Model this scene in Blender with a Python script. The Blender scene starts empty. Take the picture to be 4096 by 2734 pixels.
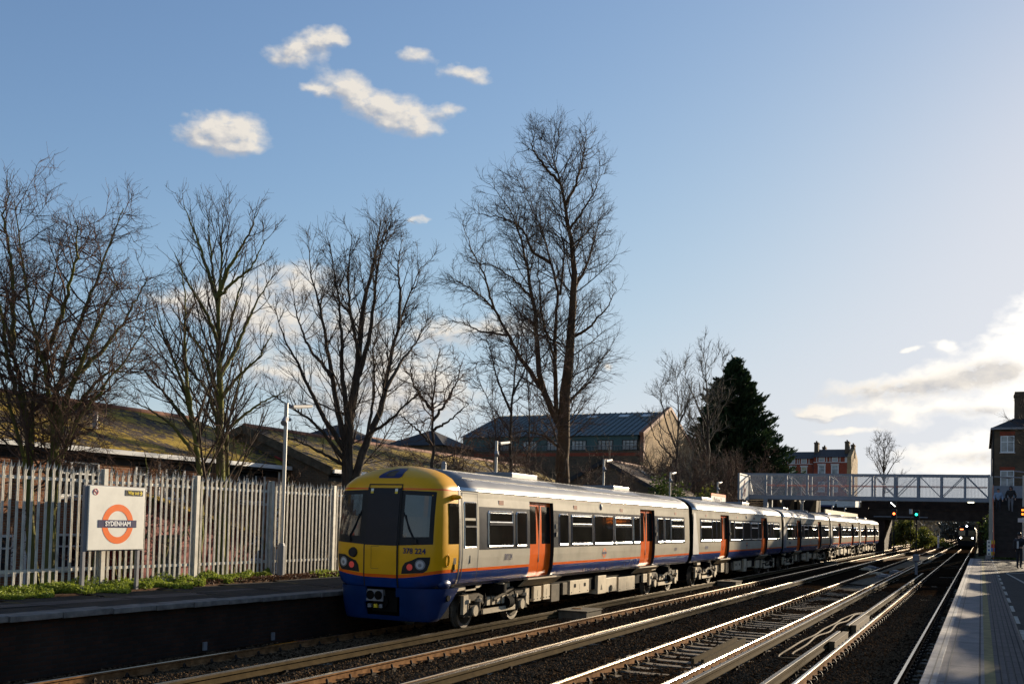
import bpy, bmesh, math, random
import numpy as np
from mathutils import Vector, Matrix
from math import sin, cos, pi, radians, sqrt, atan2
random.seed(7)
SC = bpy.context.scene
COL = SC.collection
GROUND_Z = 0.55

EXPOSURE=1.0
SKY_AIR,SKY_DUST,SKY_OZONE,SKY_STR,CLOUD_STR=1.0,0.40,3.5,0.0945,0.46
SKY_TINT=(1.11,0.985,0.97)
# ---------------------------------------------------------------- helpers
class MB:
    """collects simple shapes in world coordinates; build() links them as one mesh object"""
    def __init__(s):
        s.v = []; s.f = []; s.m = []; s.sm = []
    def add(s, vs, fs, m=0, smooth=False):
        o = len(s.v)
        s.v.extend([tuple(map(float, v)) for v in vs])
        for f in fs:
            s.f.append([o + i for i in f]); s.m.append(m); s.sm.append(smooth)
        return s
    def box(s, x0, x1, y0, y1, z0, z1, m=0):
        if x0 > x1: x0, x1 = x1, x0
        if y0 > y1: y0, y1 = y1, y0
        if z0 > z1: z0, z1 = z1, z0
        return s.add([(x0,y0,z0),(x1,y0,z0),(x1,y1,z0),(x0,y1,z0),(x0,y0,z1),(x1,y0,z1),(x1,y1,z1),(x0,y1,z1)],
              [(0,3,2,1),(4,5,6,7),(0,1,5,4),(1,2,6,5),(2,3,7,6),(3,0,4,7)], m)
    def quad(s, a, b, c, d, m=0):
        return s.add([a,b,c,d], [(0,1,2,3)], m)
    def prism(s, poly, axis, a, b, m=0):
        """poly: 2-D points; axis 'x': (y,z), 'y': (x,z), 'z': (x,y); extruded a..b"""
        def P(p, t):
            return {'x': (t,p[0],p[1]), 'y': (p[0],t,p[1]), 'z': (p[0],p[1],t)}[axis]
        n = len(poly)
        vs = [P(p,a) for p in poly] + [P(p,b) for p in poly]
        fs = [tuple(range(n))[::-1], tuple(range(n,2*n))] + [(i,(i+1)%n,n+(i+1)%n,n+i) for i in range(n)]
        return s.add(vs, fs, m)
    def tube(s, pts, r, n=8, m=0, cap=True, smooth=True):
        pts = [Vector(p) for p in pts]
        rs = r if isinstance(r,(list,tuple)) else [r]*len(pts)
        vs = []; up = None
        for i,p in enumerate(pts):
            d = (pts[min(i+1,len(pts)-1)] - pts[max(i-1,0)]).normalized()
            if up is None:
                up = d.orthogonal().normalized()
            up = (up - d*up.dot(d)).normalized()
            w = d.cross(up)
            for k in range(n):
                a = 2*pi*(k+.5)/n
                vs.append(p + (up*cos(a)+w*sin(a))*rs[i])
        fs = []
        for i in range(len(pts)-1):
            for k in range(n):
                a = i*n+k; b = i*n+(k+1)%n
                fs.append((a,b,b+n,a+n))
        s.add(vs, fs, m, smooth)
        if cap:
            o = len(vs)-n
            s.add(vs[:n], [tuple(range(n))[::-1]], m); s.add(vs[o:], [tuple(range(n))], m)
        return s
    def bar(s, a, b, w, h, m=0):
        """square bar from a to b, width w (horizontal) and height h"""
        a = Vector(a); b = Vector(b); d = (b-a).normalized()
        side = d.cross(Vector((0,0,1)))
        if side.length < 1e-4: side = Vector((1,0,0))
        side.normalize(); up = side.cross(d)
        vs = []
        for p in (a,b):
            for sx,sz in ((-1,-1),(1,-1),(1,1),(-1,1)):
                vs.append(p + side*sx*w/2 + up*sz*h/2)
        return s.add(vs, [(3,2,1,0),(4,5,6,7),(0,1,5,4),(1,2,6,5),(2,3,7,6),(3,0,4,7)], m)
    def ball(s, c, r, m=0, n=10, sc=(1,1,1)):
        vs=[]; fs=[]; h=n//2
        for i in range(h+1):
            t = pi*i/h
            for k in range(n):
                a = 2*pi*k/n
                vs.append((c[0]+r*sc[0]*sin(t)*cos(a), c[1]+r*sc[1]*sin(t)*sin(a), c[2]+r*sc[2]*cos(t)))
        for i in range(h):
            for k in range(n):
                fs.append((i*n+k, (i+1)*n+k, (i+1)*n+(k+1)%n, i*n+(k+1)%n))
        return s.add(vs, fs, m, True)
    def build(s, name, mats, parent=None, bevel=0, loc=None, weld=False):
        if not isinstance(mats,(list,tuple)): mats = [mats]
        off = Vector((0,0,0)); p = parent
        while p is not None:
            off += p.location; p = p.parent
        own = Vector((0,0,0))
        if parent is None:
            if loc is None:
                xs=[v[0] for v in s.v]; ys=[v[1] for v in s.v]; zs=[v[2] for v in s.v]
                own = Vector(((min(xs)+max(xs))/2, (min(ys)+max(ys))/2, min(zs)))
            else: own = Vector(loc)
        t = off + own
        me = bpy.data.meshes.new(name)
        me.from_pydata([(v[0]-t.x, v[1]-t.y, v[2]-t.z) for v in s.v], [], s.f)
        for mm in mats: me.materials.append(mm)
        me.polygons.foreach_set('material_index', s.m)
        me.polygons.foreach_set('use_smooth', s.sm)
        if weld:
            bm = bmesh.new(); bm.from_mesh(me); bmesh.ops.remove_doubles(bm, verts=bm.verts[:], dist=.0004); bm.to_mesh(me); bm.free()
        uv = me.uv_layers.new(name='UVMap').data
        for pl in me.polygons:
            n = pl.normal; ax = max(range(3), key=lambda i: abs(n[i]))
            for li in pl.loop_indices:
                c = me.vertices[me.loops[li].vertex_index].co + t
                uv[li].uv = ((c.y,c.z),(c.x,c.z),(c.x,c.y))[ax]
        me.validate(); me.update()
        o = bpy.data.objects.new(name, me); COL.objects.link(o)
        o.parent = parent; o.location = own
        if bevel:
            b = o.modifiers.new('Bevel','BEVEL'); b.width = bevel; b.segments = 2; b.limit_method = 'ANGLE'; b.angle_limit = radians(40)
        return o

def npmesh(name, V, F, mats, parent=None, smooth=False, mi=None, loc=None):
    """big meshes: V (n,3), F (m,3|4) numpy arrays"""
    off = Vector((0,0,0)); p = parent
    while p is not None:
        off += p.location; p = p.parent
    own = Vector(loc) if (parent is None and loc is not None) else Vector((0,0,0))
    t = off + own
    V = np.asarray(V, np.float32) - np.array([t.x,t.y,t.z], np.float32)
    F = np.asarray(F, np.int32); k = F.shape[1]
    me = bpy.data.meshes.new(name)
    me.vertices.add(len(V)); me.vertices.foreach_set('co', V.ravel())
    me.loops.add(F.size); me.loops.foreach_set('vertex_index', F.ravel())
    me.polygons.add(len(F)); me.polygons.foreach_set('loop_start', np.arange(0,F.size,k,dtype=np.int32))
    if not isinstance(mats,(list,tuple)): mats=[mats]
    for mm in mats: me.materials.append(mm)
    if mi is not None: me.polygons.foreach_set('material_index', np.asarray(mi,np.int32))
    me.polygons.foreach_set('use_smooth', np.full(len(F), smooth, bool))
    me.update(calc_edges=True); me.validate()
    o = bpy.data.objects.new(name, me); COL.objects.link(o); o.parent = parent; o.location = own
    return o

def tag(o, label, cat, group=None):
    o['label'] = label; o['category'] = cat
    if group: o['group'] = group
    return o
def thing(name, label, cat, loc=(0,0,0), group=None):
    o = bpy.data.objects.new(name, None); COL.objects.link(o)
    o.location = loc; o.empty_display_size = .3
    return tag(o, label, cat, group)
def struct(o):
    o['kind'] = 'structure'; return o
def stuff(o):
    o['kind'] = 'stuff'; return o
def copy_thing(root, delta, label=None):
    """a thing and copies of its parts and sub-parts"""
    r = root.copy(); COL.objects.link(r); r.location = root.location + Vector(delta)
    if label: r['label'] = label
    for ch in list(root.children):
        c = ch.copy(); COL.objects.link(c); c.parent = r
        for g in list(ch.children):
            d = g.copy(); COL.objects.link(d); d.parent = c
    return r

def text_mesh(txt, size, bold=0.0, name='lettering'):
    """flat text as mesh data in its own x,y plane, centred"""
    cu = bpy.data.curves.new(name, 'FONT'); cu.body = txt; cu.size = size; cu.align_x='CENTER'; cu.align_y='CENTER'
    cu.offset = bold; cu.resolution_u = 3; cu.extrude = .0015
    o = bpy.data.objects.new(name, cu); COL.objects.link(o)
    dg = bpy.context.evaluated_depsgraph_get(); dg.update()
    me = bpy.data.meshes.new_from_object(o.evaluated_get(dg))
    bpy.data.objects.remove(o); bpy.data.curves.remove(cu)
    return me
def put_text(txt, size, pos, xdir, ydir, mt, parent, bold=0.0, name='lettering', sx=1.0):
    me = text_mesh(txt, size, bold, name)
    me.name = name; me.materials.clear(); me.materials.append(mt)
    X = Vector(xdir).normalized(); Y = Vector(ydir).normalized(); Z = X.cross(Y)
    off = Vector((0,0,0)); p = parent
    while p is not None:
        off += p.location; p = p.parent
    M = Matrix((( X.x*sx, Y.x, Z.x, pos[0]-off.x), (X.y*sx, Y.y, Z.y, pos[1]-off.y), (X.z*sx, Y.z, Z.z, pos[2]-off.z), (0,0,0,1)))
    me.transform(M)
    o = bpy.data.objects.new(name, me); COL.objects.link(o); o.parent = parent
    return o

# ---------------------------------------------------------------- materials
class NT:
    def __init__(s, nt): s.nt = nt; s.n = nt.nodes; s.l = nt.links
    def new(s, t, **k):
        n = s.n.new(t)
        for a,b in k.items(): setattr(n,a,b)
        return n
    def inp(s, n, i, v):
        if v is None: return
        if hasattr(v,'is_linked') or hasattr(v,'links'): s.l.new(v, n.inputs[i])
        else: n.inputs[i].default_value = v
    def math(s, op, a, b=None, c=None, clamp=False):
        n = s.new('ShaderNodeMath', operation=op); n.use_clamp = clamp
        s.inp(n,0,a); s.inp(n,1,b); s.inp(n,2,c)
        return n.outputs[0]
    def mix(s, f, a, b, bt='MIX'):
        n = s.new('ShaderNodeMix'); n.data_type='RGBA'; n.blend_type=bt
        s.inp(n,0,f); s.inp(n,6,a); s.inp(n,7,b)
        return n.outputs[2]
    def ramp(s, f, stops):
        n = s.new('ShaderNodeValToRGB'); e = n.color_ramp.elements
        while len(e) < len(stops): e.new(.5)
        for q,(p,c) in zip(e,stops):
            q.position = p; q.color = (c if isinstance(c,(list,tuple)) else (c,c,c)) if False else ((*c[:3],1) if isinstance(c,(list,tuple)) else (c,c,c,1))
        s.l.new(f, n.inputs[0]); return n.outputs[0]
    def noise(s, vec, scale, detail=4, rough=.55):
        n = s.new('ShaderNodeTexNoise'); n.inputs['Scale'].default_value=scale; n.inputs['Detail'].default_value=detail; n.inputs['Roughness'].default_value=rough
        if vec is not None: s.l.new(vec, n.inputs['Vector'])
        return n.outputs['Fac']
def rgba(c): return (c[0],c[1],c[2],1)
def new_mat(name):
    m = bpy.data.materials.new(name); m.use_nodes = True
    t = NT(m.node_tree); b = t.n['Principled BSDF']
    return m, t, b
def wpos(t): return t.new('ShaderNodeNewGeometry').outputs['Position']
def mat(name, col, rough=.6, metal=0, var=.18, scale=2.5, bump=0, bscale=40, spec=.5, coat=0, col2=None, dirt=0, dscale=1.2):
    """painted or plain surface: uneven tone, optional second colour in patches, optional grime"""
    m,t,b = new_mat(name); P = wpos(t)
    n = t.noise(P, scale, 6)
    dark = tuple(c*(1-var) for c in col); lite = tuple(min(1,c*(1+var*.7)) for c in (col2 or col))
    c = t.ramp(n, [(.3,dark),(.7,lite)])
    if dirt:
        g = t.noise(P, dscale, 8, .65)
        f = t.ramp(g, [(.48,0),(.75,dirt)])
        c = t.mix(f, c, (.06,.05,.04,1))
    t.l.new(c, b.inputs['Base Color'])
    r = t.noise(P, scale*4, 3)
    t.l.new(t.math('MULTIPLY_ADD', r, .25*rough, rough*.87), b.inputs['Roughness'])
    b.inputs['Metallic'].default_value = metal
    b.inputs['Specular IOR Level'].default_value = spec
    b.inputs['Coat Weight'].default_value = coat
    b.inputs['Coat Roughness'].default_value = .12
    if bump:
        bn = t.new('ShaderNodeBump'); bn.inputs['Strength'].default_value = bump; bn.inputs['Distance'].default_value=.02
        t.l.new(t.noise(P, bscale, 6), bn.inputs['Height']); t.l.new(bn.outputs[0], b.inputs['Normal'])
    return m
def emit(name, col, s):
    m,t,b = new_mat(name); b.inputs['Base Color'].default_value = rgba(col)
    b.inputs['Emission Color'].default_value = rgba(col); b.inputs['Emission Strength'].default_value = s
    return m
def uvn(t): return t.new('ShaderNodeTexCoord').outputs['UV']
def brick_mat(name, c1, c2, mortar, bw=.225, bh=.075, var=.5):
    m,t,b = new_mat(name); U = uvn(t)
    br = t.new('ShaderNodeTexBrick')
    br.inputs['Scale'].default_value=1; br.inputs['Brick Width'].default_value=bw; br.inputs['Row Height'].default_value=bh
    br.inputs['Mortar Size'].default_value=.011; br.inputs['Mortar Smooth'].default_value=.3
    br.inputs['Color1'].default_value=rgba(c1); br.inputs['Color2'].default_value=rgba(c2); br.inputs['Mortar'].default_value=rgba(mortar)
    t.l.new(U, br.inputs['Vector'])
    n = t.noise(wpos(t), .7, 8, .65)
    f = t.ramp(n, [(.3,1-var),(.7,1.15)])
    c = t.mix(1.0, br.outputs['Color'], f, 'MULTIPLY')
    t.l.new(c, b.inputs['Base Color']); b.inputs['Roughness'].default_value=.9; b.inputs['Specular IOR Level'].default_value=.25
    bn = t.new('ShaderNodeBump'); bn.inputs['Strength'].default_value=.5; bn.inputs['Distance'].default_value=.012
    t.l.new(t.math('SUBTRACT',1.0,br.outputs['Fac']), bn.inputs['Height']); t.l.new(bn.outputs[0], b.inputs['Normal'])
    return m
def tile_mat(name, base, base2, moss=None, amount=.5, row=.28, axis=0):
    """roof tiles in courses; moss grows in clumps"""
    m,t,b = new_mat(name); P = wpos(t); U = uvn(t)
    sp = t.new('ShaderNodeSeparateXYZ'); t.l.new(U, sp.inputs[0])
    br = t.new('ShaderNodeTexBrick'); br.inputs['Scale'].default_value=1; br.inputs['Brick Width'].default_value=.3; br.inputs['Row Height'].default_value=row
    br.inputs['Mortar Size'].default_value=.045
    br.inputs['Color1'].default_value=rgba(base); br.inputs['Color2'].default_value=rgba(base2); br.inputs['Mortar'].default_value=rgba(tuple(c*.35 for c in base))
    cm = t.new('ShaderNodeCombineXYZ')
    t.l.new(sp.outputs[1 if axis==0 else 0], cm.inputs[0]); t.l.new(sp.outputs[0 if axis==0 else 1], cm.inputs[1])
    t.l.new(cm.outputs[0], br.inputs['Vector'])
    c = br.outputs['Color']
    c = t.mix(1.0, c, t.ramp(t.noise(P,.9,6), [(.3,.6),(.7,1.2)]), 'MULTIPLY')
    if moss:
        g = t.noise(P, 4.0, 9, .8); g2 = t.noise(P, .7, 3)
        f = t.ramp(t.math('ADD', g, t.math('MULTIPLY', g2, .5)), [(.83-amount*.2,0),(.88-amount*.2,1)])
        mc = t.ramp(t.noise(P, 14, 4), [(.3,tuple(q*.45 for q in moss)),(.7,moss)])
        c = t.mix(f, c, mc)
    t.l.new(c, b.inputs['Base Color']); b.inputs['Roughness'].default_value=.85; b.inputs['Specular IOR Level'].default_value=.3
    h = t.new('ShaderNodeTexWave'); h.wave_type='BANDS'; h.bands_direction='X' if axis==0 else 'Y'; h.wave_profile='SAW'
    h.inputs['Scale'].default_value = 2*pi/row/ (2*pi) / 3.18 * 1.0
    t.l.new(U, h.inputs['Vector'])
    bn = t.new('ShaderNodeBump'); bn.inputs['Strength'].default_value=.6; bn.inputs['Distance'].default_value=.04
    t.l.new(t.math('ADD', br.outputs['Fac'], t.noise(P,12,5)), bn.inputs['Height']); t.l.new(bn.outputs[0], b.inputs['Normal'])
    return m
def glass_mat(name, col, rough=.06, spec=.6):
    m,t,b = new_mat(name); P = wpos(t)
    n = t.noise(P, 1.3, 5)
    t.l.new(t.ramp(n,[(.35,tuple(c*.5 for c in col)),(.65,col)]), b.inputs['Base Color'])
    b.inputs['Roughness'].default_value=rough; b.inputs['Specular IOR Level'].default_value=spec
    bn = t.new('ShaderNodeBump'); bn.inputs['Strength'].default_value=.03; bn.inputs['Distance'].default_value=.05
    t.l.new(t.noise(P,2.0,2), bn.inputs['Height']); t.l.new(bn.outputs[0], b.inputs['Normal'])
    return m
def leaf_mat(name, c1, c2, trans=.3, scale=3):
    m,t,b = new_mat(name); P = wpos(t)
    c = t.ramp(t.noise(P,scale,5), [(.3,c1),(.7,c2)])
    t.l.new(c, b.inputs['Base Color']); b.inputs['Roughness'].default_value=.6; b.inputs['Specular IOR Level'].default_value=.25
    tr = t.new('ShaderNodeBsdfTranslucent'); t.l.new(c, tr.inputs[0])
    mx = t.new('ShaderNodeMixShader'); mx.inputs[0].default_value=trans
    t.l.new(b.outputs[0], mx.inputs[1]); t.l.new(tr.outputs[0], mx.inputs[2])
    t.l.new(mx.outputs[0], t.n['Material Output'].inputs[0])
    return m
def bark_mat(name, c1, c2, green=None, ga=.5):
    m,t,b = new_mat(name); P = wpos(t)
    mp = t.new('ShaderNodeMapping'); mp.inputs['Scale'].default_value=(1,1,.25); t.l.new(P, mp.inputs[0])
    c = t.ramp(t.noise(mp.outputs[0], 14, 6), [(.35,c1),(.7,c2)])
    if green:
        c = t.mix(t.ramp(t.noise(P,1.5,5),[(.5-ga*.25,0),(.62,1)]), c, rgba(green))
    t.l.new(c, b.inputs['Base Color']); b.inputs['Roughness'].default_value=.9; b.inputs['Specular IOR Level'].default_value=.2
    bn = t.new('ShaderNodeBump'); bn.inputs['Strength'].default_value=.6; bn.inputs['Distance'].default_value=.02
    t.l.new(t.noise(mp.outputs[0], 25, 5), bn.inputs['Height']); t.l.new(bn.outputs[0], b.inputs['Normal'])
    return m

K = {}
K['yellow'] = mat('yellow_paint',(.74,.375,.005),.32,var=.10,scale=1.2,spec=.3,dirt=.06,dscale=2)
K['orange'] = mat('orange_paint',(.80,.135,.010),.24,var=.10,spec=.3)
K['blue'] = mat('blue_paint',(.006,.032,.155),.25,var=.2,scale=2,coat=.0,spec=.28,dirt=.3,dscale=2.5)
K['cream'] = mat('pale_grey_body_paint',(.57,.515,.405),.24,var=.10,scale=1.1,coat=.0,spec=.4,dirt=.22,dscale=1.5)
K['band'] = mat('grey_window_band',(.070,.070,.073),.2,var=.25,scale=3,spec=.45)
K['roof'] = mat('grey_train_roof',(.20,.20,.21),.45,metal=.2,var=.15,scale=1.2,dirt=.25,dscale=.8)
K['alu'] = mat('bright_aluminium',(.52,.52,.52),.22,metal=.9,var=.1)
K['black'] = mat('black_rubber',(.015,.015,.016),.6,var=.3,spec=0.3)
K['navy'] = mat('dark_navy_door_paint',(.009,.009,.015),.5,var=.2,spec=.3)
K['tglass'] = glass_mat('train_window_glass',(.018,.017,.014),.05,.4)
K['screen'] = glass_mat('cab_windscreen_glass',(.030,.040,.050),.05,.9)
K['under'] = mat('underframe_grime',(.10,.08,.055),.75,var=.45,scale=4,bump=.2,spec=0.12)
K['ubox'] = mat('pale_equipment_paint',(.58,.48,.33),.6,var=.15,scale=3,dirt=.3,dscale=2,spec=0.2)
K['dark'] = mat('dark_underframe',(.010,.009,.008),.85,var=.3,spec=0.05)
K['tbox'] = mat('grimy_concrete_box',(.14,.12,.09),.9,var=.3,scale=5,spec=.1)
K['blueskirt'] = mat('dark_blue_skirt_paint',(.006,.026,.105),.3,var=.25,scale=2,spec=.35)
K['cant'] = mat('polished_cant_rail',(.66,.64,.60),.13,metal=.8,var=.06)
K['coping2'] = mat('grimy_coping_stone',(.20,.185,.17),.85,var=.4,scale=5,bump=.3,bscale=50,dirt=.6,dscale=2,spec=.15)
K['wheel'] = mat('worn_wheel_steel',(.35,.31,.26),.45,metal=.6,var=.3)
K['lens'] = glass_mat('lamp_lens',(.70,.72,.75),.08,.8)
K['redlens'] = emit('red_tail_lamp',(.5,.05,.04),.12)
K['white'] = mat('white_sign_paint',(.80,.78,.70),.4,var=.05,coat=.1,dirt=.12,dscale=3)
K['signorange'] = mat('orange_roundel',(.86,.15,.004),.4,var=.04)
K['signblue'] = mat('navy_sign_bar',(.005,.007,.075),.4,var=.05)
K['letter'] = mat('white_lettering',(.85,.85,.85),.5,var=.02)
K['yletter'] = mat('yellow_lettering',(.85,.65,.01),.5,var=.02)
K['signred'] = mat('red_sign_ink',(.55,.03,.03),.5,var=.03)
K['steelgrey'] = mat('dull_grey_post_paint',(.20,.20,.215),.5,var=.12,dirt=.15)
K['galv'] = mat('galvanised_palisade',(.56,.53,.46),.5,metal=.1,var=.16,scale=6,dirt=.45,dscale=4)
K['lamp'] = mat('pale_lamp_post',(.44,.42,.38),.45,metal=.2,var=.12,scale=4)
K['railtop'] = mat('polished_rail_head',(.38,.31,.215),.15,metal=1,var=.15,scale=8)
K['rust'] = mat('rusty_rail_side',(.17,.085,.035),.75,var=.35,scale=6,col2=(.24,.13,.06),spec=0.02)
K['ctop'] = mat('worn_conductor_top',(.115,.09,.055),.4,metal=.4,var=.3,spec=.3,scale=5)
K['cside'] = mat('conductor_side',(.075,.054,.027),.8,var=.3,scale=5,spec=0.02)
K['sleeper'] = mat('weathered_concrete_sleeper',(.22,.185,.14),.85,var=.3,scale=6,bump=.3,spec=0.02)
K['clip'] = mat('dark_iron_clip',(.03,.024,.02),.6,metal=.4,var=.3,spec=0.02)
K['ballast'] = None
K['stone'] = mat('ballast_stone',(.034,.024,.016),.9,var=.65,scale=16,col2=(.105,.070,.042),spec=.0)
K['tarmac'] = mat('platform_tarmac',(.034,.031,.028),.9,spec=.2,var=.3,scale=2,bump=.4,bscale=120)
K['coping'] = mat('worn_coping_stone',(.31,.295,.285),.8,var=.3,scale=5,bump=.25,bscale=60,dirt=.5,dscale=2,spec=0.2)
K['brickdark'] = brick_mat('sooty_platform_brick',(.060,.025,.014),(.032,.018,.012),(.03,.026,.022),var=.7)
K['brickred'] = brick_mat('orange_red_brick',(.36,.15,.07),(.27,.10,.05),(.30,.24,.18))
K['brickbrown'] = brick_mat('brown_stock_brick',(.15,.095,.055),(.10,.07,.045),(.14,.12,.09))
K['brickvic'] = brick_mat('deep_red_brick',(.34,.060,.028),(.26,.045,.022),(.26,.10,.06),var=.3)
K['brickyel'] = brick_mat('yellow_stock_brick',(.42,.28,.13),(.34,.21,.10),(.36,.29,.18))
K['moss'] = tile_mat('mossy_brown_tiles',(.085,.052,.030),(.055,.036,.022),(.44,.29,.016),.50,row=.40)
K['brtile'] = tile_mat('brown_roof_tiles',(.20,.12,.085),(.15,.095,.07),(.16,.12,.06),.2)
K['slate'] = mat('dark_slate_roof',(.034,.033,.035),.7,var=.3,scale=3,bump=.3,bscale=20,spec=0.2)
K['ridge'] = mat('terracotta_ridge_tile',(.25,.10,.055),.8,var=.3,scale=4)
K['metalroof'] = mat('blue_grey_metal_roof',(.085,.115,.12),.55,var=.2,scale=1.2,spec=.2)
K['teal'] = mat('teal_cladding',(.035,.085,.085),.6,var=.15)
K['upvc'] = mat('white_window_frame',(.72,.73,.74),.4,var=.05)
K['hglass'] = glass_mat('house_window_glass',(.03,.035,.042),.05,.8)
K['pglass'] = glass_mat('pale_curtained_glass',(.34,.36,.36),.25,.6)
K['cglass'] = glass_mat('cream_blind_glass',(.52,.47,.28),.3,.5)
K['stonetrim'] = mat('pale_stone_trim',(.55,.51,.47),.8,var=.1)
K['render'] = mat('off_white_render',(.62,.62,.61),.8,var=.1,dirt=.2)
K['fbsteel'] = mat('grey_footbridge_paint',(.215,.235,.27),.5,var=.12,scale=2,dirt=.1)
K['girder'] = mat('dark_bridge_iron',(.05,.034,.026),.75,var=.4,scale=1.5,spec=0.15)
K['stair'] = mat('dark_stair_tread',(.045,.038,.034),.8,var=.3,spec=0.1)
K['handrail'] = mat('orange_handrail_paint',(.62,.14,.03),.4,var=.1)
K['soil'] = mat('brown_leaf_litter',(.10,.055,.032),.9,var=.5,scale=9,bump=.6,bscale=50,spec=0.1)
K['grassland'] = mat('rough_verge_ground',(.075,.070,.035),.95,var=.5,scale=.8,bump=.5,bscale=10,spec=0.1)
K['bark'] = bark_mat('dark_bark',(.035,.027,.022),(.085,.065,.048))
K['barkgreen'] = bark_mat('algae_green_bark',(.06,.05,.032),(.13,.105,.06),(.15,.15,.035),.9)
K['barkrust'] = bark_mat('ivy_root_bark',(.045,.03,.022),(.12,.075,.045),(.10,.055,.025),.7)
K['twig'] = mat('brown_twig',(.085,.062,.047),.85,var=.35,scale=3,spec=0.1)
K['twiggrey'] = mat('grey_twig',(.13,.115,.095),.85,var=.3,scale=3,spec=0.1)
K['twigred'] = mat('reddish_twig',(.12,.075,.055),.85,var=.35,scale=3,spec=0.1)
K['weed'] = leaf_mat('bright_weed_leaf',(.10,.14,.016),(.34,.40,.06),.35,6)
K['ivy'] = leaf_mat('dark_ivy_leaf',(.025,.045,.010),(.10,.13,.025),.25,4)
K['needle'] = leaf_mat('dark_conifer_needle',(.010,.022,.010),(.035,.060,.018),.15,1.5)
K['bushyel'] = leaf_mat('yellow_green_leaf',(.06,.075,.012),(.19,.19,.04),.35,2)
K['paver'] = None
K['coat1'] = mat('navy_coat_cloth',(.018,.020,.030),.85,var=.25,scale=9)
K['coat2'] = mat('pale_blue_jacket_cloth',(.24,.31,.42),.85,var=.2,scale=9)
K['coat3'] = mat('black_jacket_cloth',(.020,.018,.018),.85,var=.3,scale=9)
K['trouser'] = mat('dark_trouser_cloth',(.022,.022,.028),.9,var=.3,scale=9)
K['trouserpale'] = mat('grey_trouser_cloth',(.16,.16,.17),.9,var=.2,scale=9)
K['skin'] = mat('skin',(.42,.24,.16),.55,var=.08)
K['hair'] = mat('dark_hair',(.02,.015,.012),.6,var=.3,scale=30)
K['bagwhite'] = mat('pale_bag_cloth',(.55,.55,.54),.7,var=.1)
K['timber'] = mat('weathered_timber',(.105,.072,.038),.85,var=.3,scale=5,spec=0.15)
K['signyellow'] = mat('yellow_notice',(.72,.50,.02),.5,var=.05)
K['signlight'] = mat('light_blue_notice',(.06,.22,.55),.5,var=.05)
K['led'] = emit('orange_led_text',(1,.22,.02),2.2)
K['headlamp'] = emit('white_headlamp',(1,.93,.80),14)
K['headlampb'] = emit('cool_headlamp',(.80,.88,1),9)
K['destled'] = emit('orange_destination_led',(1,.25,.08),2.0)
K['sigred'] = emit('red_orange_signal_lamp',(1,.13,.03),4)
K['siggreen'] = emit('green_signal_lamp',(.02,.85,.5),3)
K['sigwhite'] = emit('white_route_lamp',(1,.98,.9),4)
K['trainface'] = mat('shaded_dark_train_paint',(.010,.010,.012),.6,spec=.1,var=.2)  # one even dark paint for the oncoming train

# ballast: the stones are in the relief and colour of the sheet, loose ones lie on top
def ballast_mat():
    m,t,b = new_mat('stone_ballast'); P = wpos(t)
    v = t.new('ShaderNodeTexVoronoi'); v.inputs['Scale'].default_value=19; t.l.new(P, v.inputs['Vector'])
    n = t.noise(P, .35, 5, .6)
    c = t.ramp(t.math('MULTIPLY', v.outputs['Color'], 1.0), [(.0,(.008,.0055,.004)),(.5,(.022,.0145,.0095)),(1.0,(.052,.036,.023))])
    c = t.mix(1.0, c, t.ramp(n,[(.3,(.62,.56,.50)),(.7,(1.1,1.05,1.0))]), 'MULTIPLY')
    t.l.new(c, b.inputs['Base Color']); b.inputs['Roughness'].default_value=.95; b.inputs['Specular IOR Level'].default_value=0.0
    bn = t.new('ShaderNodeBump'); bn.inputs['Strength'].default_value=1.0; bn.inputs['Distance'].default_value=.05
    t.l.new(t.math('SUBTRACT', 1.0, v.outputs['Distance']), bn.inputs['Height']); t.l.new(bn.outputs[0], b.inputs['Normal'])
    return m
K['ballast'] = ballast_mat()
def slab_mat(name, c, sx, sy, gap=.012, var=.25, c2=None):
    m,t,b = new_mat(name); P = wpos(t)
    br = t.new('ShaderNodeTexBrick'); br.offset = 0
    br.inputs['Scale'].default_value=1; br.inputs['Brick Width'].default_value=sy; br.inputs['Row Height'].default_value=sx; br.inputs['Mortar Size'].default_value=gap
    br.inputs['Color1'].default_value=rgba(c); br.inputs['Color2'].default_value=rgba(c2 or tuple(q*.85 for q in c)); br.inputs['Mortar'].default_value=rgba(tuple(q*.25 for q in c))
    sp = t.new('ShaderNodeSeparateXYZ'); t.l.new(P, sp.inputs[0]); cm = t.new('ShaderNodeCombineXYZ')
    t.l.new(sp.outputs[1], cm.inputs[0]); t.l.new(sp.outputs[0], cm.inputs[1]); t.l.new(cm.outputs[0], br.inputs['Vector'])
    n = t.noise(P, 3, 7, .65); n2 = t.noise(P, 90, 3)
    cc = t.mix(1.0, br.outputs['Color'], t.ramp(n,[(.3,1-var),(.7,1+var*.5)]), 'MULTIPLY')
    cc = t.mix(1.0, cc, t.ramp(n2,[(.35,.75),(.65,1.15)]), 'MULTIPLY')
    t.l.new(cc, b.inputs['Base Color']); b.inputs['Roughness'].default_value=.85; b.inputs['Specular IOR Level'].default_value=.15
    bn = t.new('ShaderNodeBump'); bn.inputs['Strength'].default_value=.6; bn.inputs['Distance'].default_value=.008
    t.l.new(t.math('SUBTRACT', n2, br.outputs['Fac']), bn.inputs['Height']); t.l.new(bn.outputs[0], b.inputs['Normal'])
    return m
K['slab'] = slab_mat('platform_edge_slab',(.27,.24,.225),3.0,1.5)
K['paver'] = slab_mat('brown_block_paver',(.13,.115,.11),.075,.6,.010)
K['yline'] = mat('worn_yellow_line',(.20,.165,.065),.8,var=.35,scale=5,bump=.2,bscale=80,spec=0.2)
K['wline'] = mat('worn_white_line',(.33,.32,.28),.8,var=.4,scale=7,spec=0.2)
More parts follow.
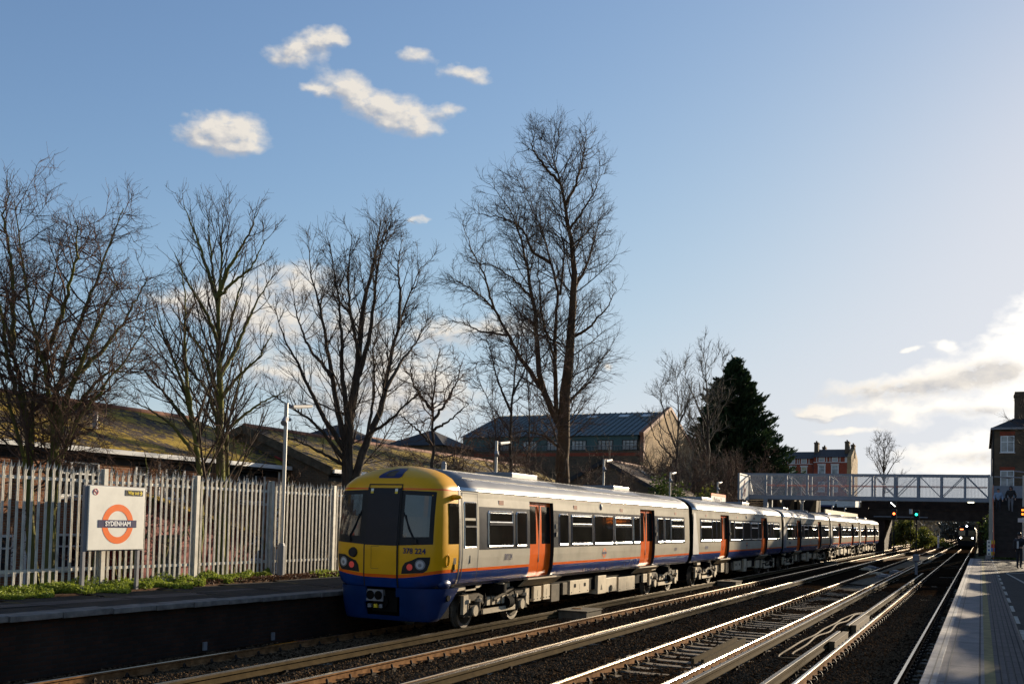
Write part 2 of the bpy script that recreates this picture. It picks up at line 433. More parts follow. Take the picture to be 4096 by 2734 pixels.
def panel_mat():
    m,t,b = new_mat('woven_mesh_panel'); U = uvn(t)
    sp = t.new('ShaderNodeSeparateXYZ'); t.l.new(U, sp.inputs[0])
    s = t.math('FRACT', t.math('MULTIPLY', sp.outputs[0], 11.0))
    st = t.math('LESS_THAN', s, .28)
    b.inputs['Base Color'].default_value=(.42,.42,.43,1); b.inputs['Roughness'].default_value=.6
    tr = t.new('ShaderNodeBsdfTransparent'); mx = t.new('ShaderNodeMixShader')
    t.l.new(t.math('MULTIPLY_ADD', st, .40, .22), mx.inputs[0])
    t.l.new(tr.outputs[0], mx.inputs[1]); t.l.new(b.outputs[0], mx.inputs[2]); t.l.new(mx.outputs[0], t.n['Material Output'].inputs[0])
    return m
K['mesh'] = panel_mat()
# ---------------------------------------------------------------- camera, sun, sky
cam = bpy.data.cameras.new('camera'); co = bpy.data.objects.new('camera', cam); COL.objects.link(co)
yaw, pit, rol = 0.445, 0.0367, 0.0254
Fw = Vector((-sin(yaw)*cos(pit), cos(yaw)*cos(pit), sin(pit)))
R0 = Vector((cos(yaw), sin(yaw), 0)); U0 = R0.cross(Fw)
Rr = R0*cos(rol)+U0*sin(rol); Uu = -R0*sin(rol)+U0*cos(rol)
co.matrix_world = Matrix(((Rr.x,Uu.x,-Fw.x,0),(Rr.y,Uu.y,-Fw.y,0),(Rr.z,Uu.z,-Fw.z,2.5698),(0,0,0,1)))
cam.sensor_width = 36; cam.lens = 34.62; cam.shift_y = 0.1394; cam.clip_start=.1; cam.clip_end = 9000
SC.camera = co
SUN_AZ, SUN_EL = radians(15.3), radians(13.3)
sdir = Vector((sin(SUN_AZ)*cos(SUN_EL), cos(SUN_AZ)*cos(SUN_EL), sin(SUN_EL)))
sl = bpy.data.lights.new('sun','SUN'); sl.energy = 5.0; sl.angle = radians(.55); sl.color=(1,.83,.60)
so = bpy.data.objects.new('sun', sl); COL.objects.link(so); so.rotation_euler = (-sdir).to_track_quat('-Z','Y').to_euler()
so.location = (60,200,80)
SC.view_settings.view_transform='Standard'; SC.view_settings.look='None'; SC.view_settings.gamma=1; SC.view_settings.exposure=EXPOSURE
SC.cycles.max_bounces=6; SC.cycles.transparent_max_bounces=16; SC.cycles.diffuse_bounces=3; SC.cycles.glossy_bounces=3
SC.cycles.sample_clamp_indirect=6; SC.cycles.use_denoising=True
W = bpy.data.worlds.new('World'); SC.world = W; W.use_nodes=True
w = NT(W.node_tree); bg = w.n['Background']
sky = w.new('ShaderNodeTexSky'); sky.sky_type='NISHITA'; sky.sun_disc=False; sky.sun_elevation=SUN_EL; sky.sun_rotation=SUN_AZ
sky.altitude=20; sky.air_density=SKY_AIR; sky.dust_density=SKY_DUST; sky.ozone_density=SKY_OZONE
CLOUDS = [(-42.58,20.5,2.0,.85),(-41.7,20.6,1.2,.8),(-43.4,20.2,1.1,.5),(-37.7,25.56,1.3,.5),(-36.7,25.9,.8,.45),(-39.24,24.5,1.2,.42),(-38.4,24.95,1.0,.42),
 (-35.88,23.72,1.5,.6),(-37.3,23.2,.9,.25),(-34.8,22.9,1.3,.6),(-33.4,22.4,1.5,.7),(-32.2,22.4,1.2,.6),(-31.27,21.86,.97,.45),(-31.9,25.4,1.0,.42),
 (-28.9,24.66,1.5,.36),(-29.89,22.83,.97,.39),(-31.24,16.97,.55,.18),(-42.0,11.77,2.4,1.2),(-37.98,13.04,2.5,1.1),(-39.57,10.6,2.2,1.2),(-35.2,10.8,2.0,1.0),
 (-33.1,8.44,3.0,1.5),(-29.8,10.8,1.9,.8),(-26.1,11.1,2.0,.65),(-34.3,6.4,3.5,1.2),(-30.0,7.3,2.5,1.5),(-39.0,8.1,2.2,1.0),(-44.3,11.3,1.6,.6),
 (-5.8,7.62,2.3,.6),(-3.2,7.9,1.6,.7),(-.9,8.2,1.7,.9),(.6,8.3,1.6,1.0),(1.4,9.6,1.4,1.1),(2.8,11.4,1.5,1.2),(-2.8,6.6,4.4,.5),(-6.6,5.32,1.9,.22),(-4.0,5.9,1.0,.45),(-1.76,9.81,.7,.3),
 (-3.5,9.64,.4,.16),(-2.1,4.12,2.3,.5),(.38,4.6,2.2,.7),(2.2,6.4,2.0,1.0),(-1.0,3.36,4.0,.45),(-7.7,6.46,1.4,.3),(-8.6,6.2,.8,.2),(-19.94,9.18,.35,.22),
 (9,8,4,2),(15,6,6,1.5),(8,15,3,1),(-75,14,7,2),(-95,10,9,2),(40,9,9,2),(70,14,9,3),(120,12,12,3),(170,15,12,4),(-140,16,12,3)]
def cloud_group():
    g = bpy.data.node_groups.new('cloud_field','ShaderNodeTree')
    g.interface.new_socket('az', in_out='INPUT', socket_type='NodeSocketFloat'); g.interface.new_socket('el', in_out='INPUT', socket_type='NodeSocketFloat')
    g.interface.new_socket('d', in_out='OUTPUT', socket_type='NodeSocketFloat'); g.interface.new_socket('b', in_out='OUTPUT', socket_type='NodeSocketFloat')
    t = NT(g); gi = t.new('NodeGroupInput'); go = t.new('NodeGroupOutput')
    az, el = gi.outputs[0], gi.outputs[1]
    cv = t.new('ShaderNodeCombineXYZ'); t.l.new(az, cv.inputs[0]); t.l.new(t.math('MULTIPLY', el, 1.5), cv.inputs[1])
    # the field is pushed about by turbulence, so that edges billow
    n1 = t.new('ShaderNodeTexNoise'); n1.inputs['Scale'].default_value=.62; n1.inputs['Detail'].default_value=3; t.l.new(cv.outputs[0], n1.inputs['Vector'])
    s1 = t.new('ShaderNodeSeparateColor'); t.l.new(n1.outputs['Color'], s1.inputs[0])
    az2 = t.math('ADD', az, t.math('MULTIPLY', t.math('SUBTRACT', s1.outputs[0], .5), 1.9))
    el2 = t.math('ADD', el, t.math('MULTIPLY', t.math('SUBTRACT', s1.outputs[1], .5), 1.0))
    acc = None
    for a0,e0,sa,se in CLOUDS:
        da = t.math('MULTIPLY_ADD', az2, 1/sa, -a0/sa); de = t.math('MULTIPLY_ADD', el2, 1/se, -e0/se)
        q = t.math('ADD', t.math('MULTIPLY', da, da), t.math('MULTIPLY', de, de))
        e = t.math('EXPONENT', t.math('MULTIPLY', q, -.9))
        acc = e if acc is None else t.math('ADD', acc, e)
    acc = t.math('MINIMUM', acc, 1.25)
    n2 = t.new('ShaderNodeTexNoise'); n2.inputs['Scale'].default_value=1.5; n2.inputs['Detail'].default_value=9; n2.inputs['Roughness'].default_value=.6; t.l.new(cv.outputs[0], n2.inputs['Vector'])
    n3 = t.new('ShaderNodeTexNoise'); n3.inputs['Scale'].default_value=.8; n3.inputs['Detail'].default_value=6; n3.inputs['Roughness'].default_value=.55; t.l.new(cv.outputs[0], n3.inputs['Vector'])
    nn = t.math('ADD', t.math('MULTIPLY', n2.outputs['Fac'], .45), t.math('MULTIPLY', n3.outputs['Fac'], .65))
    d = t.math('MULTIPLY', acc, t.math('MULTIPLY_ADD', nn, 2.4, -.50))
    t.l.new(d, go.inputs[0]); t.l.new(t.math('MULTIPLY', acc, t.math('MULTIPLY_ADD', n3.outputs['Fac'], 1.2, .4)), go.inputs[1])
    return g
cg = cloud_group()
tc = w.new('ShaderNodeTexCoord'); sp = w.new('ShaderNodeSeparateXYZ'); w.l.new(tc.outputs['Generated'], sp.inputs[0])
az = w.math('MULTIPLY', w.math('ARCTAN2', sp.outputs[0], sp.outputs[1]), 57.29578)
el = w.math('MULTIPLY', w.math('ARCSINE', sp.outputs[2]), 57.29578)
def field(da, de):
    n = w.new('ShaderNodeGroup'); n.node_tree = cg
    w.l.new(w.math('ADD', az, da), n.inputs[0]); w.l.new(w.math('ADD', el, de), n.inputs[1]); return n.outputs
f0_ = field(0,0); d0 = f0_[0]; b0_ = f0_[1]; b1_ = field(.38,.36)[1]
mask = w.ramp(d0, [(.20,0),(.50,.50),(.92,1)])
mask = w.math('MULTIPLY', mask, w.ramp(el, [(0.0,0),(1.0,1)]) if False else 1.0)
lit = w.math('MULTIPLY_ADD', w.math('SUBTRACT', b0_, b1_), 1.5, .62, clamp=True)
# clouds before the sun: bright thin edges, grey cores
near = w.math('MULTIPLY_ADD', w.math('ABSOLUTE', w.math('SUBTRACT', az, 15.3)), -1/26, 1.05, clamp=True)
core = None
for a0,e0,sa,se in ((-5.4,7.6,2.6,.42),(-2.6,7.75,1.4,.4),(-.3,8.25,1.5,.6),(.9,8.4,1.2,.5),(-.4,6.35,1.8,.26),(.6,3.9,2,.35),(8,9,3,1.5)):
    da = w.math('MULTIPLY_ADD', az, 1/sa, -a0/sa); de = w.math('MULTIPLY_ADD', el, 1/se, -e0/se)
    e = w.math('EXPONENT', w.math('MULTIPLY', w.math('ADD', w.math('MULTIPLY', da, da), w.math('MULTIPLY', de, de)), -.8))
    core = e if core is None else w.math('ADD', core, e)
core = w.math('MULTIPLY', core, w.math('MULTIPLY_ADD', d0, 1.3, -.35, clamp=True), clamp=True)
ccol = w.mix(lit, (.50,.52,.57,1), (.95,.88,.78,1))
nearcol = w.mix(core, (2.0,1.9,1.72,1), (.84,.79,.74,1))
ccol = w.mix(near, ccol, nearcol)
skyc = w.mix(1.0, sky.outputs[0], (SKY_STR*SKY_TINT[0],SKY_STR*SKY_TINT[1],SKY_STR*SKY_TINT[2],1), 'MULTIPLY')
# the brightest sky round the sun is held back as film does
sq = w.new('ShaderNodeSeparateColor'); w.l.new(skyc, sq.inputs[0]); cq = w.new('ShaderNodeCombineColor')
for i_,lim in enumerate((.396,.409,.435)):
    c_ = sq.outputs[i_]; r_ = w.math('DIVIDE', c_, lim)
    w.l.new(w.math('DIVIDE', c_, w.math('POWER', w.math('ADD', 1.0, w.math('POWER', r_, 3.0)), 1/3)), cq.inputs[i_])
skyc = cq.outputs[0]
ccs = w.mix(1.0, ccol, (CLOUD_STR,CLOUD_STR,CLOUD_STR,1), 'MULTIPLY')
fin = w.mix(w.math('MULTIPLY', mask, .93), skyc, ccs)
w.l.new(fin, bg.inputs[0]); bg.inputs[1].default_value = 1.0

# ---------------------------------------------------------------- ground, ballast, platforms
rng = np.random.default_rng(3)
m = MB(); m.quad((-3000,-500,-.9),(3000,-500,-.9),(3000,6000,-.9),(-3000,6000,-.9)); struct(m.build('ground', K['grassland']))
def vnoise(x, y, s=1.0, seed=0):
    r = np.random.default_rng(seed); T = r.random((64,64))
    x = x/s; y = y/s; xi = np.floor(x).astype(int); yi = np.floor(y).astype(int); fx = x-xi; fy = y-yi
    fx = fx*fx*(3-2*fx); fy = fy*fy*(3-2*fy)
    g = lambda a,b: T[a%64, b%64]
    return (g(xi,yi)*(1-fx)+g(xi+1,yi)*fx)*(1-fy)+(g(xi,yi+1)*(1-fx)+g(xi+1,yi+1)*fx)*fy
def grid(name, xs, ys, zf, mt):
    X,Y = np.meshgrid(xs, ys); Z = zf(X,Y)
    V = np.stack([X,Y,Z],-1).reshape(-1,3); nx = len(xs); ny = len(ys)
    i = (np.arange(ny-1)[:,None]*nx + np.arange(nx-1)[None]).ravel()
    return npmesh(name, V, np.stack([i,i+1,i+nx+1,i+nx],1), mt, smooth=True)
TR = [(-1.284,-2.789),(-4.633,-6.138),(-8.165,-9.67),(-11.2,-12.705)]
def ballast_z(X,Y):
    z = np.full(X.shape, -.10)
    for a,b in TR:
        c = (a+b)/2; d = np.abs(X-c)
        low = -.205 if (a > -5 and a < -4) else (-.168 if a<-8 else -.172)
        t = np.clip((d-1.05)/.45,0,1)
        z = np.where(d<1.5, low*(1-t)+z*t, z)
    return z + (vnoise(X,Y,.35,1)-.5)*.035 + (vnoise(X,Y,1.7,2)-.5)*.05
xs = np.arange(-13.42,-.70,.11); ys = np.concatenate([np.arange(2,55,.22), np.arange(55,130,1.0), np.arange(130,640,8)])
struct(grid('ballast', xs, ys, ballast_z, K['ballast']))
struct(grid('embankment', np.array([-300,-120,-60,-40,-30,-24,-20,-17.5,-16.45]), np.array([-60,0,20,40,60,90,140,220,400,900.]), lambda X,Y: GROUND_Z - np.clip((-X-17)/10,0,1)*.35 + vnoise(X,Y,6,5)*.2, K['grassland']))
m = MB(); m.prism([(-16.5,-2),(-13.43,-2),(-13.43,-.9),(-16.5,-.9)],'z',-.9,-.89) # footing
m.prism([(-13.43,130),(-16.5,130),(-16.5,131),(-13.43,131)],'z',-.9,-.4)
struct(m.build('verge', K['grassland']))
# far platform (behind the train): surface, coping, face
def pz(y): return .92 - .09*min(1,max(0,(y-10)/10))
m = MB(); ysl = [-2,6,8,10,12,14,16,18,20,40,80,128]
for a,b in zip(ysl,ysl[1:]):
    m.quad((-13.75,a,pz(a)),(-13.75,b,pz(b)),(-16.6,b,.90),(-16.6,a,.93))
platform_far = struct(m.build('platform', K['tarmac']))
m = MB()
for a,b in zip(ysl,ysl[1:]):
    m.quad((-14.62,a,pz(a)+.011),(-14.62,b,pz(b)+.011),(-15.15,b,pz(b)*.6+.4*.905+.006),(-15.15,a,pz(a)*.6+.4*.927+.006))
struct(m.build('tactile_paving', K['paver']))
m = MB(); y = 6.4; r = random.Random(2)
while y < 60:
    L = .98+r.uniform(-.05,.05); dz = r.uniform(-.008,.008)
    z = pz(y+L/2)
    m.box(-13.80,-13.35+r.uniform(-.012,.012),y,y+L-.022,z-.085,z+.012+dz)
    y += L
struct(m.build('platform_coping', K['coping2'], bevel=.012))
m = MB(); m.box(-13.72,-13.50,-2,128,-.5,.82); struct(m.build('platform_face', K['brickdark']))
# near platform
m = MB(); m.box(-.52,.05,-4,70.4,.70,.915); struct(m.build('platform_slabs', K['slab']))
m = MB(); m.box(-.600,-.43,-4,70.4,.78,.918)
struct(m.build('platform_edge', K['coping'], bevel=.01))
m = MB()
for x in (-.50,-.345): m.box(x-.008,x+.008,-4,70.3,.919,.921)
struct(m.build('platform_groove_markings', K['black']))
m = MB(); m.box(.05,.165,-4,70.4,.72,.917); struct(m.build('yellow_line_marking', K['yline']))
m = MB()
for k in range(6):
    x = .170+k*.069; m.box(x,x+.060,-4,70.4,.74,.915)
struct(m.build('tactile_pavers', K['paver']))
m = MB(); m.box(.16,.60,-4,70.4,.70,.906); struct(m.build('paver_bed', K['black']))
m = MB(); m.box(.60,9.0,-4,70.4,.70,.913); struct(m.build('near_platform_tarmac', K['tarmac']))
m = MB()
for y in np.arange(2,69,3.1): m.box(.605,.675,y,y+1.75,.9135,.9175)
m.prism([(.95,46),(1.02,46),(1.62,33),(1.52,33)],'z',.9135,.917); m.prism([(1.52,33),(1.62,33),(2.6,18),(2.5,18)],'z',.9135,.917)
m.prism([(.95,46.0),(.95,46.3),(4.5,51.4),(4.5,51.1)],'z',.9135,.917)
struct(m.build('white_line_markings', K['wline']))
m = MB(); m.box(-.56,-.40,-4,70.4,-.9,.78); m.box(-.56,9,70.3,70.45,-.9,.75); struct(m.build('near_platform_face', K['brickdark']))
struct(grid('near_verge', np.array([-.56,4,9,20,60,300]), np.array([70.45,75,85,110,160,300,900.]), lambda X,Y: -.25+np.clip((X-.5)/3,0,1)*1.0, K['grassland']))
struct(grid('near_yard', np.array([9,14,40,300]), np.array([-30,10,40,70.5]), lambda X,Y: .8+0*X, K['grassland']))

# loose stones
def stones(n, x0,x1,y0,y1, seed, smin, smax):
    r = np.random.default_rng(seed)
    x = r.uniform(x0,x1,n); u = r.random(n); y = y0*(y1/y0)**u
    ok = np.ones(n,bool)
    for a,b in TR:
        for q in (a,b): ok &= np.abs(x-q)>.10
        if -5<a<-4: ok &= ~((x<a-.1)&(x>b+.1)&(r.random(n)<.75))
    x = x[ok]; y=y[ok]; n=len(x)
    z = ballast_z(x,y); s = r.uniform(smin,smax,n)
    base = np.array([(1,0,0),(0,1,0),(-1,0,0),(0,-1,0),(0,0,1),(0,0,-.6)],float)
    F = np.array([(0,1,4),(1,2,4),(2,3,4),(3,0,4),(1,0,5),(2,1,5),(3,2,5),(0,3,5)])
    an = r.uniform(0,2*pi,n); c,sn = np.cos(an),np.sin(an)
    V = base[None]*(1+r.uniform(-.35,.35,(n,6,1)))*np.stack([s,s*r.uniform(.6,1,n),s*r.uniform(.5,.9,n)],-1)[:,None]
    tl = r.uniform(-.5,.5,n)[:,None]
    V = np.stack([V[...,0]*c[:,None]-V[...,1]*sn[:,None], V[...,0]*sn[:,None]+V[...,1]*c[:,None], V[...,2]+V[...,0]*tl],-1)
    V += np.stack([x,y,z+s*.15],-1)[:,None]
    FF = (F[None]+np.arange(n)[:,None,None]*6).reshape(-1,3)
    return V.reshape(-1,3), FF
V,Fc = stones(120000,-13.35,-.85,9,46,11,.018,.042)
g = stuff(npmesh('ballast_gravel', V, Fc, K['stone'])); g['label']='loose brown ballast stones lying between the rails'; g['category']='gravel'

# ---------------------------------------------------------------- tracks
RAILP = [(-.035,-.012),(-.035,-.038),(-.009,-.052),(-.009,-.132),(-.068,-.146),(-.068,-.158),(.068,-.158),(.068,-.146),(.009,-.132),(.009,-.052),(.035,-.038),(.035,-.012),(.026,0),(-.026,0)]
def rail_mb(x, y0, y1, z=0, prof=RAILP, x1=None):
    m = MB(); n = len(prof); x1 = x if x1 is None else x1
    vs = [(x+p[0],y0,z+p[1]) for p in prof]+[(x1+p[0],y1,z+p[1]) for p in prof]
    m.v = vs
    for i in range(n):
        j=(i+1)%n; top = prof[i][1]>-.013 and prof[j][1]>-.013
        m.f.append([i,n+i,n+j,j]); m.m.append(1 if top else 0); m.sm.append(False)
    m.f.append(list(range(n))); m.m.append(0); m.sm.append(False)
    return m
tlab = ['railway track running nearest the right-hand platform, third rail broken by cable loops','railway track with bare concrete sleepers showing, second from the near platform',
        'railway track with buried sleepers, next to the yellow-fronted train','railway track under the yellow-fronted train beside the fenced platform']
for ti,(a,b) in enumerate(TR):
    c = (a+b)/2
    t = thing('railway_track', tlab[ti], 'railway track', (c,10,-.16), 'parallel railway tracks')
    for x in (a,b): rail_mb(x,-6,620).build('rail',[K['rust'],K['railtop']],t)
    m = MB(); r = random.Random(ti)
    top = -.163
    pr = [(-1.27,top-.10),(-1.27,top),(-.98,top),(-.5,top-.035),(.5,top-.035),(.98,top),(1.27,top),(1.27,top-.10)]
    m.prism([(c+p[0],p[1]) for p in pr],'y',9.9,10.15)
    s0 = m.build('sleeper', K['sleeper'], t, bevel=.012)
    cl = []
    for x in (a,b):
        for s in (-1,1):
            q = MB()
            q.box(x+s*.075,x+s*.155,9.955,10.095,-.165,-.125)
            q.tube([(x+s*.15,9.97,-.125),(x+s*.13,9.98,-.085),(x+s*.09,10.03,-.075),(x+s*.07,10.08,-.12)],.022,5)
            cl.append(q.build('rail_clip', K['clip'], s0))
    nS = 66
    rest = MB()
    for k in range(1,nS):
        s = s0.copy(); COL.objects.link(s); s.parent = t; s.location = (0,k*.65+r.uniform(-.02,.02),r.uniform(-.006,.002))
        for c0 in cl:
            d = c0.copy(); COL.objects.link(d); d.parent = s
    for k in list(range(nS,200)):
        y = 10+k*.65
        rest.box(c-1.27,c+1.27,y-.1,y+.15,top-.1,top-(0 if ti==1 else .03))
        for x in (a,b): rest.box(x-.12,x+.12,y-.05,y+.07,-.16,-.08,1)
    stuff(rest.build('sleepers', [K['sleeper'],K['clip']], t))
CRP = [(-.045,-.005),(-.048,-.05),(-.02,-.065),(-.02,-.12),(-.07,-.135),(-.07,-.15),(.07,-.15),(.07,-.135),(.02,-.12),(.02,-.065),(.048,-.05),(.045,-.005),(.036,0),(-.036,0)]
crl = [('live rail beside the near platform track, ending at the cable loops',-3.13,-5,25.4),('live rail beyond the cable loops on the near platform track',-3.13,27.1,64),
       ('live rail next to the track with bare sleepers',-4.22,-5,86),('shiny live rail between the two left-hand tracks',-7.75,-5,118),('pale live rail alongside the yellow-fronted train',-10.74,-5,130)]
for lb,x,y0,y1 in crl:
    t = thing('conductor_rail', lb, 'live rail', (x,max(y0,0),-.16), 'raised live rails')
    m = rail_mb(x,y0,y1,.085,CRP)
    m.build('rail',[K['cside'],K['ctop']],t)
    ins = MB(); ins.tube([(0,0,-.17),(0,0,-.09),(0,0,-.06)],[.07,.055,.075],8)
    first=None; k=0
    for y in np.arange(max(y0,8)+.4, min(y1,60), 2.6):
        if first is None:
            mm = MB(); mm.tube([(x,y,-.19),(x,y,-.11),(x,y,-.065)],[.085,.06,.09],8); mm.box(x-.11,x+.11,y-.03,y+.03,-.09,-.05)
            first = mm.build('insulator', K['clip'], t); fy=y
        else:
            d = first.copy(); COL.objects.link(d); d.parent=t; d.location=(0,y-fy,0)
# crossover between the two near tracks, further off
t = thing('crossover_track','slanting crossover rails joining the two near tracks beyond the platform end','railway track',(-4,75,-.16))
for dx in (0,1.505): rail_mb(-6.138+dx,56,104,-.004,RAILP,-2.789+dx).build('rail',[K['rust'],K['cside']],t)
for dx in (0,1.505): rail_mb(-9.67+dx,88,138,-.004,RAILP,-6.138+dx).build('rail',[K['rust'],K['cside']],t)
# cable loops and boards
def wavy(pts, r=.022, nm='power_cable', lb='', z=-.06):
    m = MB(); out=[]
    for i in range(len(pts)-1):
        for k in range(4):
            u=k/4; out.append((pts[i][0]*(1-u)+pts[i+1][0]*u, pts[i][1]*(1-u)+pts[i+1][1]*u, pts[i][2]*(1-u)+pts[i+1][2]*u))
    out.append(pts[-1])
    for _ in range(2):
        out = [out[0]]+[tuple((out[i-1][k]+out[i][k]*2+out[i+1][k])/4 for k in range(3)) for i in range(1,len(out)-1)]+[out[-1]]
    m.tube(out, r*.8, 6); return tag(m.build(nm, K['timber']), lb, 'cable', 'cable loops on the ballast')
wavy([(-3.2,20.6,-.05),(-3.75,20.3,-.05),(-3.62,21.6,.04),(-3.66,23.2,.02),(-3.52,24.3,.06),(-3.62,26.2,.02),(-3.5,28.0,.05),(-3.6,29.6,.0),(-3.42,31.4,.05),(-3.2,33.2,-.03)], .026, lb='cable loop bulging farther out from the broken live rail')
wavy([(-3.2,21.0,-.05),(-3.55,20.8,-.03),(-3.42,22.4,.03),(-3.5,24.2,.05),(-3.38,25.8,.0),(-3.46,27.6,.06),(-3.36,29.2,.0),(-3.40,31.2,.05),(-3.2,32.4,-.03)], .026, lb='cable loop lying closer in along the broken live rail')
m = MB(); m.box(-3.04,-2.92,23.0,25.5,-.14,.06); m.box(-3.05,-2.91,23.0,25.5,.055,.075)
tag(m.build('guard_board', K['timber'], bevel=.008), 'timber guard board against the live rail just before its gap','guard board','timber guard boards')
m = MB(); m.box(-3.04,-2.92,27.2,30.6,-.14,.07); m.box(-3.05,-2.91,27.2,30.6,.065,.085)
tag(m.build('guard_board', K['timber'], bevel=.008), 'timber guard board against the live rail just past its gap','guard board','timber guard boards')
m = MB()
for x in (-5.22,-5.02): m.bar((x,19.6,-.17),(x+.02,23.4,-.10),.06,.14)
tag(m.build('rail_offcut', K['cside']), 'two spare lengths of rail left lying on the bare sleepers','rail')
def tbox(x,y,lb,s=1.0):
    t = thing('trackside_box', lb, 'trackside box', (x,y,-.12), 'concrete boxes beside the live rail')
    m = MB(); m.box(x-.42*s,x+.42*s,y-.6*s,y+.6*s,-.15,.10); m.build('body', K['tbox'], t, bevel=.015)
    m = MB(); m.box(x-.45*s,x+.45*s,y-.64*s,y+.64*s,.10,.13); m.build('lid', K['tbox'], t, bevel=.01)
    m = MB(); m.tube([(x-.1,y,.13),(x-.1,y,.15)],.14,10); m.build('cap', K['rust'], t)
tbox(-10.25,26.2,'low concrete box beside the first carriage of the yellow train')
tbox(-10.25,44.6,'low concrete box beside the second carriage of the yellow train')
tbox(-10.25,78.0,'low concrete box beside the fourth carriage of the yellow train')
t = thing('track_marker_post','squat grey post standing between the two near tracks','marker post',(-3.6,66,-.15))
m = MB(); m.tube([(-3.6,66,-.2),(-3.6,66,1.0)],.09,8); m.build('pole', K['steelgrey'], t)
m = MB(); m.box(-3.80,-3.42,65.85,65.99,.70,1.15); m.build('plate', K['steelgrey'], t, bevel=.08)
r = random.Random(5)
for k,(x,y) in enumerate([(-5.0,60.5),(-5.6,63),(-4.9,67.5),(-6.9,70),(-7.0,74)]):
    m = MB(); m.box(x-.35,x+.35,y-.15,y+.15,-.17,.0); m.box(x-.2,x+.15,y-.3,y+.3,-.1,.06); m.tube([(x-.5,y+.2,-.1),(x,y+.3,.05),(x+.6,y+.1,-.1)],.03,6)
    tag(m.build('point_gear', K['ubox'] if k%2 else K['steelgrey'], bevel=.02), ['points motor nearest the grey marker post','points motor just past the first one among the crossover rails','small points motor beside the marker post','points motor between middle tracks before the footbridge','farthest points motor, almost under the footbridge'][k],'points motor','track point gear')
for y,x in ((14.68,-13.47),(16.7,-13.47)):
    m = MB(); m.box(x,x+.03,y-.05,y+.05,-.06,.10)
    tag(m.build('wall_marker', K['steelgrey']), 'small white marker plate on the dark platform face, '+('left one' if y<15 else 'one nearer the train'),'marker plate','marker plates on the platform face')
# ---------------------------------------------------------------- the passenger train
XC = -11.95
PROF = [(1.20,1.05),(1.27,1.12),(1.29,1.13),(1.325,1.22),(1.350,1.32),(1.362,1.40),(1.370,1.47),(1.385,1.70),(1.386,1.88),(1.378,2.2),(1.362,2.60),(1.345,2.89),(1.33,3.09),(1.325,3.20),(1.322,3.235),(1.30,3.31),
        (1.25,3.37),(1.14,3.49),(.95,3.60),(.70,3.69),(.45,3.74),(.2,3.77),(.02,3.78)]
def pd(z):
    for (d0,z0),(d1,z1) in zip(PROF,PROF[1:]):
        if z <= z1: return d0+(d1-d0)*(z-z0)/(z1-z0)
    return PROF[-1][0]
YF = [(1.05,18.47),(1.3,18.42),(1.9,18.40),(2.6,18.45),(3.1,18.50),(3.31,18.54),(3.45,18.62),(3.58,18.76),(3.68,18.98),(3.75,19.25),(3.78,19.45)]
def yfr(z):
    if z <= YF[0][0]: return YF[0][1]
    for (z0,y0),(z1,y1) in zip(YF,YF[1:]):
        if z <= z1: return y0+(y1-y0)*(z-z0)/(z1-z0)
    return YF[-1][1]
YE = 19.5
def nexp(z): return 5.0 if z < 3.15 else max(2.4, 5.0-(z-3.15)*4.6)
def ny(x, z):
    n = nexp(z); h = max(pd(z),.01); q = min(.9999, abs(x)/h)
    return YE-(YE-yfr(z))*(1-q**n)**(1/n)
def nx(y, z):
    n = nexp(z); q = min(.9999,(YE-y)/(YE-yfr(z)))
    return pd(z)*(1-q**n)**(1/n)
train = thing('passenger_train','long silver commuter train with yellow front and orange doors standing in the station','train',(XC,60,0))
def patch(name, poly, mt, parent, off=.008, thick=0, step=.09, front=True, more=()):
    """polygon in (x,z) laid on the curved train front, stood off by off"""
    bm = bmesh.new(); mats=[mt]
    for pi_,(pp,mm) in enumerate([(poly,mt)]+list(more)):
        if mm not in mats: mats.append(mm)
        vs = [bm.verts.new((p[0],0,p[1])) for p in pp]; f = bm.faces.new(vs); f.material_index = mats.index(mm)
    xs=[p[0] for p in poly]; zs=[p[1] for p in poly]
    for pp,_ in more: xs += [p[0] for p in pp]; zs += [p[1] for p in pp]
    x=min(xs)+step
    while x<max(xs):
        bmesh.ops.bisect_plane(bm, geom=bm.verts[:]+bm.edges[:]+bm.faces[:], plane_co=(x,0,0), plane_no=(1,0,0)); x+=step
    z=min(zs)+step
    while z<max(zs):
        bmesh.ops.bisect_plane(bm, geom=bm.verts[:]+bm.edges[:]+bm.faces[:], plane_co=(0,0,z), plane_no=(0,0,1)); z+=step
    for v in bm.verts: v.co.y = ny(v.co.x, v.co.z)-off
    if thick:
        r = bmesh.ops.extrude_face_region(bm, geom=bm.faces[:])
        for v in [g for g in r['geom'] if isinstance(g,bmesh.types.BMVert)]: v.co.y += thick
    bmesh.ops.recalc_face_normals(bm, faces=bm.faces[:])
    m = MB(); bm.verts.ensure_lookup_table(); bm.verts.index_update()
    m.v=[(v.co.x+XC,v.co.y,v.co.z) for v in bm.verts]
    for f in bm.faces:
        # make single sheets face the viewer
        m.f.append([v.index for v in f.verts]); m.m.append(f.material_index); m.sm.append(False)
    bm.free()
    return m.build(name, mats, parent)
def rrect(a0,a1,b0,b1,r,n=4):
    out=[]
    for cx,cy,s in ((a1-r,b1-r,0),(a0+r,b1-r,90),(a0+r,b0+r,180),(a1-r,b0+r,270)):
        for k in range(n+1):
            t = radians(s+90*k/n); out.append((cx+r*cos(t),cy+r*sin(t)))
    return out
